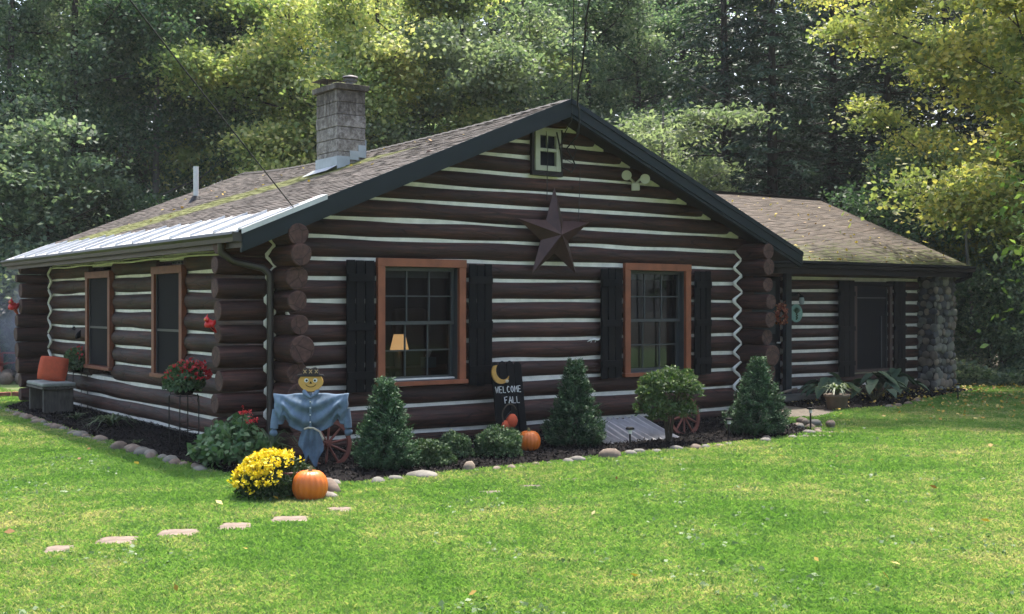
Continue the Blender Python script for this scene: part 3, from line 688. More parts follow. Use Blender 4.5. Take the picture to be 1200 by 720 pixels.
# wing roof
EZ,ED,RD=2.38,1.24,4.9; RZ=EZ+(RD-ED)*.42; S0,S1=3.9,14.42
def moss2(u,t): return .21+.24*max(0,1-t/.6)
w1=roof_plane('wing_roof',cabin,(S0+3.2,ED,EZ),(S1,ED,EZ),(S0,RD,RZ),(S1,RD,RZ),M['shingle2'],ny=60,sag=lambda u,t:-.03*math.sin(PI*u)*t,mossf=moss2)
w2=roof_plane('wing_roof',cabin,(S0+3.2,2*RD-ED,EZ),(S1,2*RD-ED,EZ),(S0,RD,RZ),(S1,RD,RZ),M['shingle2'],ny=30)
m=MB()
for k in range(34): m.box((S0+.15+k*.31,RD,RZ+.012-.03*math.sin(PI*(k*.31)/(S1-S0))),(.32,.2,.02),M['shingle2'],Matrix.Rotation(.03,3,'Y'))
m.build('ridge_cap',w1)
m=MB(); m.prism([(ED,EZ-.02),(RD,RZ-.02),(2*RD-ED,EZ-.02),(2*RD-ED,EZ-.18),(RD,RZ-.18),(ED,EZ-.18)],S1-.03,S1-.004,M['rake'],plane='yz'); m.build('rake_board',w1)
m=MB(); m.bb(7.75,S1-.03,ED+.02,ED+.05,EZ-.22,EZ-.03,M['gutter_blk']); m.bb(7.75,S1-.03,ED+.05,DW+.02,EZ-.11,EZ-.08,M['soffit']); m.bb(7.75,13.6,DW-.05,DW+.03,2.30,EZ-.08,M['soffit']); m.build('fascia',w1)
m=MB(); pr=[(ED-.11,EZ-.01),(ED-.12,EZ-.04),(ED-.095,EZ-.07),(ED-.09,EZ-.12),(ED+.019,EZ-.12),(ED+.019,EZ-.02),(ED+.0,EZ-.02),(ED+.0,EZ-.105),(ED-.08,EZ-.105),(ED-.1,EZ-.01)]
m.prism([(a,b) for a,b in pr],7.75,S1+.02,M['gutter_blk'],plane='yz'); m.bb(S1+.0205,S1+.024,ED-.1,ED+.01,EZ-.11,EZ-.02,M['gutter_blk']); m.build('gutter',w1)
m=MB(); m.tube([(S1-.04,ED-.04,EZ-.1),(S1-.06,ED-.04,EZ-.19),(S1-.12,ED+.15,EZ-.28),(S1-.2,ED+.5,EZ-.36),(S1-.22,ED+.75,EZ-.40),(S1-.22,ED+.78,EZ-.5),(S1-.22,ED+.78,.1)],.042,M['gutter_blk'],10); m.build('downspout',w1)
# cobblestone corner pillar
m=MB(); pa,pb,pc,pd=13.56,14.18,1.42,2.15
m.bb(pa+.008,pb-.008,pc+.008,pd,-.1,2.26,M['mortar'])
def cob(p,r,fl,seed):
    rot=Matrix.Rotation(random.uniform(-.5,.5),3,'X' if fl=='x' else 'Y')
    sz=(r*.3,r*random.uniform(.9,1.3),r*random.uniform(.7,1.05)) if fl=='x' else (r*random.uniform(.9,1.3),r*.3,r*random.uniform(.75,1.0))
    m.ell(p,sz,random.choice([M['stone'],M['st2'],M['st3'],M['st4']]),10,noise=.09,seed=seed)
M['st2']=simple('dark_fieldstone',(.075,.075,.08),.8,0,.35,6,.4); M['st3']=simple('brown_fieldstone',(.21,.165,.125),.8,0,.35,6,.4); M['st4']=simple('grey_green_fieldstone',(.16,.155,.13),.8,0,.35,6,.4)
k=0
for row in range(17):
    z=.03+row*.134; fl=1+.12*max(0,(.45-z))
    for side,(p0,p1) in enumerate((((pa,pc),(pb,pc)),((pa,pd),(pa,pc)),((pb,pc),(pb,pd)))):
        n=5
        for j in range(n):
            if random.random()<.06: continue
            t=(j+.25+.5*(row%2)+random.uniform(-.14,.14))/n; q=(p0[0]+(p1[0]-p0[0])*t,p0[1]+(p1[1]-p0[1])*t)
            c=((pa+pb)/2,(pc+pd)/2); q=(c[0]+(q[0]-c[0])*fl,c[1]+(q[1]-c[1])*fl)
            cob((q[0],q[1],z+random.uniform(-.03,.03)),random.choice([.055,.065,.075,.085,.10]),'y' if side==0 else 'x',k); k+=1
m.build('stone_pillar',cabin)
# rooms seen through the front windows
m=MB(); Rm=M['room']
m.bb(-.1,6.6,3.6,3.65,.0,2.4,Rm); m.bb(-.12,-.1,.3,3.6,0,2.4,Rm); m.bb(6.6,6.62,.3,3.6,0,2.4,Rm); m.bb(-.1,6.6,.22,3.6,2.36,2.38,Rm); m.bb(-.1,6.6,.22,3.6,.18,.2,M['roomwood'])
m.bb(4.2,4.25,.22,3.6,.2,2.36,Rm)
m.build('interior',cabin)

# ================================================================== things on the walls
def at(name,label,cat,s,d,z=0,rz=0,group=None): return empty(name,label,cat,W(s,d,z),TH+rz,group)
# inside: lamp, cabinet, box
t=at('side_table','low brown table behind the left window with a lit lamp on it','table',1.95,1.1,.2)
m=MB(); m.bb(-.45,.75,-.25,.25,.62,.66,M['roomwood']); m.build('tabletop',t)
for x in(-.4,.7):
    for y in(-.2,.2): m=MB(); m.bb(x-.02,x+.02,y-.02,y+.02,0,.62,M['roomwood']); m.build('leg',t)
t=at('table_lamp','small lamp with a glowing pleated shade behind the left window','lamp',1.60,.80,.86)
m=MB(); m.lathe([(.06,0),(.07,.02),(.03,.06),(.045,.12),(.02,.2),(.012,.26)],M['terra'],14); m.build('lamp_base',t)
m=MB(); m.lathe([(.125,.22),(.075,.42)],M['shade'],24,ribs=24,rib=.05); m.build('lamp_shade',t)
t=at('armchair','brown high backed chair behind the left window','chair',2.65,2.0,.2)
m=MB(); m.box((0,0,.3),(.6,.6,.3),M['roomwood']); m.box((0,.25,.85),(.55,.14,1.1),M['roomwood'],Matrix.Rotation(-.12,3,'X')); m.build('seat',t,bevel=.06)
t=at('tissue_box','pale blue box on the table behind the left window','box',2.02,.80,.86)
m=MB(); m.bb(-.08,.08,-.06,.06,0,.13,M['tissue']); m.box((0,0,.17),(.05,.03,.1),M['white'],Matrix.Rotation(.4,3,'Y'),jit=.01); m.build('carton',t,bevel=.006)
# barn star
t=at('barn_star','large rust brown five pointed metal star hung high on the log gable','star',3.30,-.13,2.52)
vs=[(0,-.15,0)]; Ro,Ri=.60,.228
for k in range(10):
    an=PI/2+k*PI/5; r=Ro if k%2==0 else Ri; vs.append((r*math.cos(an),.0,r*math.sin(an)))
m=MB(); m.add(vs,[(0,1+k,1+(k+1)%10) for k in range(10)],M['star']); m.add([(x,.006,z) for x,y,z in vs[1:]],[tuple(range(10))],M['star'])
m.build('star_face',t)
m=MB(); m.tube([(0,.0,.5),(0,.05,.56)],.006,M['pole'],6); m.build('hanger',t)
# floodlight
t=at('floodlight','twin cream security floodlight under the right roof slope','floodlight',4.73,-.05,3.26,-.7)
m=MB(); m.bb(-.055,.055,-.10,-.02,-.10,-.0,M['lampwhite']); m.build('sensor_box',t,bevel=.01)
for x,z in((-.115,.10),(.115,.05)):
    m=MB(); rot=Matrix.Rotation(.15 if x<0 else -.1,3,'Z'); m.tube([(x*.9,-.03,z),(x,-.12,z),(x*1.05,-.19,z-.01)],[.03,.06,.066],M['lampwhite'],18); 
    m.tube([(0,-.04,-.01),(x*.5,-.04,.05),(x*.9,-.05,z)],.016,M['lampwhite'],8); m.build('lamp_head',t)
# plaque, lantern, wreath
t=at('wall_plaque','round pale green plaque with a pineapple relief beside the wing door','plaque',9.98,DW-.10,1.50)
m=MB(); m.tube([(0,0,0),(0,.02,0)],.155,M['plaque'],32); m.build('disc',t)
m=MB()
for k in range(9):
    an=PI*(.1+.8*k/8); m.tube([(0,-.008,-.0),(.055*math.cos(an),-.012,.02+.05*math.sin(an)),(.10*math.cos(an),-.008,.02+.085*math.sin(an))],[.012,.009,.003],M['lf_box'],6)
for k in range(5): m.ell((.012*(k%2)*2-.012,-.01,-.02-.02*k),(.02,.01,.014),M['lf_box'],8)
m.build('relief',t)
t=at('wall_lantern','small black wall lantern with a clear globe above the green plaque','lantern',9.95,DW-.05,1.72)
m=MB(); m.bb(-.11,.06,-.05,.0,.07,.13,M['black']); m.tube([(0,-.04,.1),(0,-.12,.13),(.03,-.16,.08)],.012,M['black'],8); m.tube([(.03,-.16,.05),(.03,-.16,.09)],[.055,.02],M['black'],12); m.build('bracket',t)
m=MB(); m.lathe([(.03,-.07),(.045,-.03),(.045,.02),(.035,.05)],M['blind'],14,(.03,-.16,0)); m.build('globe',t)
t=at('door_wreath','rust red and orange flower wreath hanging on the wing door post','wreath',8.95,1.15,1.52)
m=MB(); m.tube([(.1*math.cos(a_),0,.13*math.sin(a_)) for a_ in np.linspace(0,2*PI,17)],.016,M['twig'],6); m.build('twig_ring',t)
C=np.array([(.1*math.cos(a_),-.03,.15*math.sin(a_)-.02) for a_ in RNG.uniform(0,6.28,150)])+RNG.normal(size=(150,3))*.028
leafobj('flowers',[leaves(C,.06,.045,.1)],[M['fl_rust']],t)
# small ornaments
def bird(label,s,d,z,rz,sc=1):
    t=at('bird_ornament',label,'ornament',s,d,z,rz,'red bird ornaments')
    m=MB(); m.ell((0,0,0),(.045*sc,.06*sc,.04*sc),M['redp'],12,Matrix.Rotation(.5,3,'X')); m.ell((0,-.05*sc,.045*sc),(.028*sc,.032*sc,.028*sc),M['redp'],10); m.tube([(0,-.05*sc,.06*sc),(0,-.03*sc,.10*sc)],[.014*sc,.002],M['redp'],6); m.tube([(0,.04*sc,-.02*sc),(0,.14*sc,-.09*sc)],[.025*sc,.012*sc],M['redp'],6); m.build('body',t)
    m=MB(); m.tube([(0,-.075*sc,.045*sc),(0,-.105*sc,.04*sc)],[.012*sc,.002],M['moon'],6); m.build('beak',t)
    for sg in(-1,1): m=MB(); m.ell((sg*.04*sc,.02*sc,.0),(.012*sc,.06*sc,.03*sc),M['redp'],8,Matrix.Rotation(.6,3,'X')); m.build('wing',t)
    m=MB(); m.tube([(0,0,-.02),(.02,.06,-.06)],.006,M['pole'],6); m.build('peg',t)
bird('red bird ornament fixed to the log end left of the downspout',-1.17,-.02,1.45,-.9,1.0)
bird('red bird ornament fixed to the log end at the far left corner',-1.03,8.9,1.62,-.6,1.5)
t=at('bird_ornament','small black bird ornament fixed to the side wall between the far corner and window','ornament',-.50,6.95,1.19,PI/2)
m=MB(); m.ell((0,0,0),(.05,.10,.045),M['black'],10,Matrix.Rotation(-.8,3,'X')); m.ell((0,.09,.09),(.03,.03,.03),M['black'],8); m.ell((0,.1,.12),(.012,.02,.02),M['white'],6); m.build('body',t)
t=at('lizard_ornament','small white lizard ornament on the log wall left of the right shutters','ornament',3.97,-.075,1.19)
m=MB(); m.tube([(-.09,0,-.02),(-.04,-.012,.005),(.02,-.014,.012),(.07,-.012,.0),(.1,-.01,.01)],[.004,.010,.014,.011,.012],M['white'],8)
for x,z in((-.02,-.03),(-.0,.035),(.05,-.028),(.06,.03)): m.tube([(x,-.01,0.008),(x-.02,-.01,z)],.005,M['white'],5)
m.build('body',t)
m=None
t=at('bird_feeder','small brown hanging bird feeder with a pale bottle left of the far corner','feeder',-1.5,9.6,2.0)
m=MB(); m.bb(-.11,.11,-.08,.08,-.05,.0,M['terra']); m.add([(-.13,-.1,0),(.13,-.1,0),(.13,.1,0),(-.13,.1,0),(0,0,.09)],[(0,1,4),(1,2,4),(2,3,4),(3,0,4)],M['terra']); m.build('roof',t)
m=MB(); m.lathe([(.05,-.16),(.05,-.12),(.03,-.05)],M['white'],12); m.build('bottle',t)
m=MB(); m.tube([(0,0,.08),(.3,-.1,.38)],.004,M['pole'],5); m.build('hook',t)
# cables
def cable(label,pts,r,name='overhead_cable'):
    m=MB(); P=[Vector(p) for p in pts]; q=[]
    for i in range(len(P)-1):
        a,b=P[i],P[i+1]
        for k in range(10): u=k/10; q.append(a.lerp(b,u))
    q.append(P[-1]); m.tube(q,r,M['wirem'],6); o=m.build(name); tag(o,label,'cable'); return o
def sagline(a,b,sg,n=24): 
    a,b=Vector(a),Vector(b); return [a.lerp(b,i/n)-Vector((0,0,4*sg*(i/n)*(1-i/n))) for i in range(n+1)]
a=W(-.42,-.46,2.66); cable('thin black overhead cable running up left from the metal roof corner',sagline(a,(a.x-1.05*1.2,a.y-16.5,a.z+4.3),.06),.0065)
g=W(3.33,-.50,4.12)
pts=sagline((g.x-.45,g.y-19,g.z+1.95),(g.x+.03,g.y,g.z),.05)
tw=[Vector(p)+Vector((.012*math.sin(i*2.1),0,.01*math.cos(i*1.7))) for i,p in enumerate(pts)]
loop=[W(3.40,-.50,3.9),W(3.42,-.45,3.75),W(3.50,-.12,3.62),W(3.62,-.1,3.50),W(3.66,-.1,3.42),W(3.60,-.1,3.33),W(3.45,-.1,3.38),W(3.42,-.1,3.6),W(3.36,-.10,3.82)]
m=MB(); m.tube(tw+[W(3.38,-.52,4.05)]+loop,.010,M['wirem'],6); 
tag(m.build('overhead_cable'),'thick twisted service cable dropping to the roof peak and looping beside the attic window','cable')
pts=sagline((g.x-.9,g.y-19,g.z+1.95),(g.x-.04,g.y,g.z-.01),.05)
loop=[W(3.30,-.48,3.92),W(3.34,-.3,3.8),W(3.40,-.1,3.62),W(3.50,-.1,3.48),W(3.62,-.1,3.50),W(3.68,-.1,3.62),W(3.60,-.1,3.72)]
m=MB(); m.tube(pts+loop,.006,M['wirem'],6); tag(m.build('overhead_cable'),'thin black cable beside the thick one above the roof peak','cable')
m=MB(); m.tube([W(3.2,-.08,3.86),W(3.21,-.11,3.6),W(3.2,-.11,3.3),W(3.22,-.08,2.95)],.005,M['wirem'],5); m.tube([W(3.46,-.11,3.5),W(3.75,-.09,3.4),W(3.72,-.09,2.7)],.004,M['wirem'],5); tag(m.build('wall_cable'),'thin cable hanging down the gable across the attic window','cable')

# ================================================================== the bed: mulch, stones, plants
BED=[(-.2,8.8),(-1.0,8.7),(-1.44,7.94),(-1.50,4),(-1.50,.73),(-1.42,-.83),(-1.2,-1.9),(-.66,-2.3),(.12,-2.25),(2.32,-2.13),(4.4,-2.13),(5.6,-2.08),(6.35,-1.7),(6.6,-1.2),(7.0,-.4),(7.1,.3),(-.2,.3)]
BED2=[(9.0,1.5),(8.75,.25),(9.2,-.15),(10.5,-.15),(11.6,.35),(13.2,.75),(14.5,1.0),(14.5,2.2),(9.0,2.2)]
PATH=[(6.9,.3),(7.0,-.35),(7.8,-.6),(8.8,-.2),(9.0,.3),(9.2,1.3),(10.2,1.3),(10.2,1.9),(7.0,1.9)]
def inpoly(x,y,poly):
    x=np.asarray(x); y=np.asarray(y); c=np.zeros(x.shape,bool); n=len(poly)
    for i in range(n):
        x0,y0=poly[i]; x1,y1=poly[i-1]
        if y0==y1: continue
        c^=((y0>y)!=(y1>y))&(x<(x1-x0)*(y-y0)/(y1-y0)+x0)
    return c
def dpoly(x,y,poly):
    d=np.full(np.shape(x),9.9)
    for i in range(len(poly)):
        ax,ay=poly[i-1]; bx,by=poly[i]; L2=(bx-ax)**2+(by-ay)**2
        t=np.clip(((x-ax)*(bx-ax)+(y-ay)*(by-ay))/L2,0,1); d=np.minimum(d,np.hypot(x-ax-t*(bx-ax),y-ay-t*(by-ay)))
    return d
def bed(name,poly,h,mat,st=.07):
    xs=np.arange(min(p[0] for p in poly)-.1,max(p[0] for p in poly)+.1,st); ys=np.arange(min(p[1] for p in poly)-.1,max(p[1] for p in poly)+.1,st)
    X,Y=np.meshgrid(xs,ys,indexing='ij'); ins=inpoly(X,Y,poly); dd=dpoly(X,Y,poly)
    Z=np.where(ins,np.minimum(h,.006+dd*.35),-.02)+np.where(ins,RNG.normal(size=X.shape)*h*.13,0)
    idx=np.arange(X.size).reshape(X.shape); keep=ins[:-1,:-1]|ins[1:,:-1]|ins[:-1,1:]|ins[1:,1:]
    F=np.stack([idx[:-1,:-1],idx[1:,:-1],idx[1:,1:],idx[:-1,1:]],-1)[keep]
    V=np.stack([X.ravel(),Y.ravel(),Z.ravel()],1); o=link(name,npmesh(name,V,F,[mat],smooth=True),None,(PX,PY,0),TH); tag(o,kind='structure'); return o
bed('mulch_bed',BED,.05,M['mulch']); bed('mulch_bed',BED2,.05,M['mulch']); bed('dirt_path',PATH,.015,M['dirt'])
# loose bark chips
P=RNG.uniform((-1.5,-2.3),(7.1,8.8),(110000,2)); k=inpoly(P[:,0],P[:,1],BED)&~((P[:,0]>-.35)&(P[:,1]>.0)); P1=P[k][:26000]
P=RNG.uniform((8.7,-.2),(14.5,1.7),(5000,2)); P2=P[inpoly(P[:,0],P[:,1],BED2)]
P=np.concatenate([P1,P2]); dd=np.where(inpoly(P[:,0],P[:,1],BED),dpoly(P[:,0],P[:,1],BED),dpoly(P[:,0],P[:,1],BED2))
C=np.column_stack([P,np.minimum(.05,.006+dd*.35)+RNG.uniform(.002,.018,len(P))])
o=leafobj('bark_chips',[leaves(C,.034,.014,.5,lv=.7)],[M['chip']],None,(PX,PY,0),TH); tag(o,kind='stuff')
# edging stones
def path_pts(poly,step):
    out=[]
    for (ax,ay),(bx,by) in zip(poly,poly[1:]):
        Ls=math.hypot(bx-ax,by-ay); n=max(1,int(Ls/step))
        for k in range(n): out.append((ax+(bx-ax)*k/n,ay+(by-ay)*k/n))
    return out
STM=[M['stone'],M['st3'],M['slabstone'],M['st4']]
def stone(s,d,r,label,grp=None,flat=.6,z=0,mat=None,name='edging_stone'):
    m=MB(); rot=Matrix.Rotation(random.uniform(0,3),3,'Z'); sd=random.randint(0,9999)
    m.ell((0,0,r*flat*.45),(r,r*random.uniform(.62,.85),r*flat),mat or random.choice(STM),12,rot,noise=.1,seed=sd)
    o=m.build(name,None,W(s,d,z),TH); tag(o,label,'stone',grp); return o
edge=path_pts([(-1.5,8.3),(-1.55,4),(-1.56,.73),(-1.46,-.83)],.155)
for s,d in edge: stone(s+random.uniform(-.05,.05),d+random.uniform(-.03,.03),random.choice([.06,.07,.08,.09,.11]),'rounded grey edging stone beside the lawn along the side wall bed','side bed edging stones')
edge=path_pts([(-1.25,-2.05),(-.66,-2.36),(.12,-2.32),(2.32,-2.2),(4.4,-2.2),(5.6,-2.14),(6.35,-1.76),(6.65,-1.3)],.18)
for s,d in edge: stone(s+random.uniform(-.04,.04),d+random.uniform(-.05,.05),random.choice([.045,.05,.06,.07,.085]),'small tan edging stone between the lawn and the front mulch bed','front bed edging stones')
for k in range(26): stone(random.uniform(6.15,6.75),random.uniform(-1.75,-.9),random.uniform(.05,.10),'pale rounded stone heaped at the right end of the front bed','stones at the right end of the bed',z=random.choice([0,0,.05]))
stone(.02,-2.30,.17,'large flat pale boulder in front of the round boxwood',None,.38,mat=M['stone'])
stone(.62,-2.2,.085,'upright brown stone just right of the large flat boulder',None,.95,mat=M['st3'])
stone(-1.12,-2.55,.16,'pale lump of rock touching the right side of the big pumpkin',None,.62,mat=M['slabstone'])
stone(-1.22,-2.82,.10,'small pale rock at the foot of the big pumpkin',None,.5,mat=M['stone'])
stone(2.38,-2.25,.13,'round white stone left of the ribbed metal cover',None,.65,mat=M['slabstone'])
stone(-1.62,1.5,.10,'tall pale stone standing out in the side bed edging near the plant stand',None,.85,mat=M['slabstone'])
for k,(s,d) in enumerate([(9.9,-.25),(10.2,-.2),(10.6,-.1),(11.1,.1),(11.5,.35)]): stone(s,d,.09,'pale stone edging the hosta bed','hosta bed stones')
# stepping stones
def paver(s,d,w,l,rz,label,grp=None,mat=None):
    m=MB(); K=22; rr=random.Random(int(s*100)); poly=[]
    for k in range(K):
        a=2*PI*k/K; c,sn=math.cos(a),math.sin(a); q=1/max(abs(c),abs(sn)); q=min(q,1.22)*rr.uniform(.93,1.03); poly.append((c*q*w/2,sn*q*l/2))
    m.prism(poly,-.03,.022,mat or M['slabstone'],plane='xy'); o=m.build('stepping_stone',None,W(s,d,.0),TH+rz,bevel=.006); tag(o,label,'paving slab',grp); return o
names=['leftmost pale stepping stone in the lawn','second pale stepping stone from the left','third pale stepping stone from the left','fourth pale stepping stone, reddish edge, from the left','large stepping stone just left below the big pumpkin','stepping stone below the rock beside the pumpkin']
for (s,d),nm,w in zip([(-3.66,-3.67),(-3.24,-3.59),(-2.81,-3.57),(-2.38,-3.57),(-1.93,-3.56),(-1.43,-3.42)],names,(.22,.29,.29,.25,.30,.24)): paver(s,d,w,.30,random.uniform(-.15,.0)-.5,nm)
for (s,d),nm in zip([(0.05,-3.41),(.52,-3.34),(1.05,-3.23)],['worn stepping stone half sunk in grass below the boxwoods','worn stepping stone below the small pumpkin','worn stepping stone right of centre below the second spruce']): paver(s,d,.24,.2,-.4,nm,mat=M['dirt'])
paver(5.75,-2.2,.55,.24,-.35,'long flat slab at the right end of the bed, front one'); paver(6.15,-1.95,.5,.2,-.3,'long flat slab at the right end of the bed, back one')
t=at('door_step','low concrete door step below the wing door','step',9.4,1.47,0)
m=MB(); m.box((0,0,.06),(1.35,.46,.13),M['concrete'],jit=.006); m.build('slab',t,bevel=.01)
m=MB(); m.tube([(-.35,-.1,.14),(-.1,-.12,.2),(.2,-.18,.26)],.02,M['slabstone'],6); o=m.build('driftwood_stick',None,W(9.25,1.40,0),TH); tag(o,'pale stick lying on the door step','stick')

# ---- evergreens and shrubs
def cone_cloud(h,r,n,seed,bottom=.06,power=.85):
    rg=np.random.default_rng(seed); t=rg.uniform(0,1,n)**1.25; z=bottom+(h-bottom)*t
    an=rg.uniform(0,2*PI,n); lump=1+.10*np.sin(3*an+8*t+seed)+.07*np.sin(7*an-13*t+seed*2)+.05*np.sin(15*an+25*t)
    R_=r*(np.clip(1-t,0,1)**power)*lump*np.where(t<.12,.78+1.8*t,1)
    rad=R_*(1-.35*rg.uniform(0,1,n)**2)+.008
    C=np.column_stack([rad*np.cos(an),rad*np.sin(an),z]); D=np.column_stack([np.cos(an),np.sin(an),np.full(n,.75)])
    return C,D,rg,rad/np.maximum(R_,.01)
def spruce(s,d,h,r,label,seed):
    t=at('dwarf_spruce',label,'spruce',s,d,.03,0,'cone shaped evergreens in the front bed')
    m=MB(); m.tube([(0,0,-.03),(0,0,h*.9)],[.03,.006],M['bark'],8); m.build('trunk',t)
    C,D,rg,q=cone_cloud(h,r,620,seed,power=.98); K=34
    tip=C+D*np.array([1,1,1.0])*rg.uniform(.01,.045,(len(C),1)); u=rg.uniform(-1.6,1,(len(C),K,1)); jit=rg.normal(size=(len(C),K,3))*.014
    P=(tip[:,None,:]+D[:,None,:]*u*.032+jit).reshape(-1,3); DD=np.repeat(D,K,0)+rg.normal(size=(len(P),3))*.5
    v=np.clip(np.repeat(rg.uniform(0,.6,len(C)),K)+.28*u.reshape(-1),0,1)
    C2,D2,rg2,q2=cone_cloud(h,r*.9,6000,seed+5,power=.98)
    leafobj('crown',[leaves(P,.036,.012,.3,DD,v,rg),leaves(C2,.04,.014,.3,D2,np.full(len(C2),.1),rg)],[M['lf_spruce']],t); return t
spruce(-.06,-1.75,.86,.30,'cone shaped dwarf spruce between the scarecrow and left window',11)
spruce(2.62,-1.38,.95,.345,'cone shaped dwarf spruce between the small pumpkin and the metal cover',12)
spruce(5.18,-1.80,.93,.38,'widest cone shaped dwarf spruce at the cabin right corner',13)
def ball_cloud(r,n,seed,zs=.85):
    rg=np.random.default_rng(seed); u=unit(rg.normal(size=(n,3))); u[:,2]=np.abs(u[:,2])*1.0-.25*rg.uniform(0,1,n)
    lump=1+.10*np.sin(5*u[:,0]+seed)+.10*np.sin(6*u[:,1]+2*seed)+.08*np.sin(9*u[:,2]+seed)
    q=1-.4*rg.uniform(0,1,n)**2; C=u*(r*lump*q)[:,None]; C[:,2]=C[:,2]*zs+r*zs*.35
    return C,u,rg,q
def bushy(name,label,cat,s,d,r,mat,ln,wd,n,seed,zs=.85,z=.03,grp=None,up=.3,stems=6,zlift=0):
    t=at(name,label,cat,s,d,z,0,grp)
    m=MB()
    for k in range(stems):
        an=2*PI*k/stems; m.tube([(.02*math.cos(an),.02*math.sin(an),-.03),(.25*r*math.cos(an),.25*r*math.sin(an),zlift*.6+r*.3),(.6*r*math.cos(an),.6*r*math.sin(an),zlift+r*.6)],[.008,.006,.003],M['twig'],5)
    m.build('stems',t)
    C,u,rg,q=ball_cloud(r,n,seed,zs); C[:,2]+=zlift; v=np.clip(rg.uniform(0,1,n)*.7+(q-.8),0,1)
    leafobj('foliage',[leaves(C,ln,wd,up,u,v,rg)],[mat],t); return t
bushy('boxwood','brownish round boxwood just right of the left spruce','shrub',.42,-1.80,.225,M['lf_box'],.035,.02,4500,21,.95)
bushy('boxwood','narrow dark boxwood between two rounder ones','shrub',.95,-1.45,.17,M['lf_box'],.035,.02,3500,22,1.35)
bushy('boxwood','round boxwood in front of the black welcome sign','shrub',1.38,-1.62,.25,M['lf_box'],.035,.02,5200,23,1.05)
t=bushy('rhododendron','airy green shrub with bare stems below the right window','shrub',3.72,-1.75,.30,M['lf_rhodo'],.055,.024,1900,24,.75,zlift=.56,stems=11)
for ox,oy,oz,rr_0,nn,sd_0 in((-.27,0,.58,.16,480,34),(.30,-.05,.62,.16,480,35),(.02,0,.78,.16,420,36),(-.20,.05,.76,.13,300,37),(.30,0,.80,.10,190,38),(-.40,0,.66,.09,150,39),(.16,0,.36,.13,200,40),(-.2,0,.34,.12,160,41)):
    C,u,rg,q=ball_cloud(rr_0,nn,sd_0,1.0); C+=np.array([ox,oy,oz-.08]); leafobj('foliage',[leaves(C,.055,.024,.3,u,None,rg)],[M['lf_rhodo']],t)
C,u,rg,q=ball_cloud(.22,700,31,1.1); C+=np.array([-.22,0,.32]); leafobj('foliage',[leaves(C,.05,.022,.3,u,None,rg)],[M['lf_rhodo']],t)
C,u,rg,q=ball_cloud(.2,700,32,1.1); C+=np.array([.16,-.05,.30]); leafobj('foliage',[leaves(C,.05,.022,.3,u,None,rg)],[M['lf_rhodo']],t)
def flowers(C,size,mat,parent,name='blossom',up=.3,n=7,rg=RNG):
    Q=np.repeat(C,n,0)+rg.normal(size=(len(C)*n,3))*size*.28
    return leafobj(name,[leaves(Q,size*.75,size*.6,up,None,None,rg)],[mat],parent)
t=bushy('geranium','leafy green plant with two red flower heads at the cabin corner','plant',-1.12,-.55,.36,M['lf_ger'],.075,.065,1500,25,.95,stems=8)
for x,y,z in((.02,-.2,.56),(.08,-.24,.47)):
    C=np.array([(x,y,z)])+np.random.default_rng(3).normal(size=(9,3))*.020; flowers(C,.03,M['fl_red'],t,'flower_head'); m=MB(); m.tube([(x*.5,y*.5,.2),(x,y,z)],.004,M['twig'],5); m.build('stalk',t)
def strap_plant(name,label,cat,s,d,n,h,wd,seed,mat=None,z=.03,spread=.6,parent=None,grp=None):
    rg=random.Random(seed); t=parent or at(name,label,cat,s,d,z,0,grp)
    V=[];F=[];va=[]
    for k in range(n):
        an=rg.uniform(0,2*PI); hh=h*rg.uniform(.6,1.1); sp=spread*hh*rg.uniform(.4,1.2); w=wd*rg.uniform(.7,1.2); b=len(V); K=8; v=rg.uniform(0,1)
        for i in range(K+1):
            u=i/K; r=sp*u**1.4; zz=hh*(u-.0)*(1.25-.75*u*rg.uniform(.9,1.1)*(1+sp)); ww=w*(1-u**2.2)*.5+.0008
            x,y=r*math.cos(an),r*math.sin(an); V+= [(x-ww*math.sin(an),y+ww*math.cos(an),zz),(x+ww*math.sin(an),y-ww*math.cos(an),zz)]; va+=[v,v]
        F+= [(b+2*i,b+2*i+1,b+2*i+3,b+2*i+2) for i in range(K)]
    link('leaves',npmesh('leaves',V,F,[mat or M['lf_strap']],va),t); return t
strap_plant('iris','tall strap leaved plant behind the red flowered plant','plant',-.72,-.55,26,.75,.03,41)
strap_plant('daylily','low arching daylily clump in the side wall bed','plant',-1.0,3.8,60,.42,.03,42,spread=1.2)
strap_plant('daylily','small dark daylily tuft nearer the far bench','plant',-1.1,5.0,22,.25,.025,43,spread=1.1)
strap_plant('daylily','spindly bright green tuft beside the plant stand','plant',-1.35,1.7,12,.14,.03,45,spread=1.1)
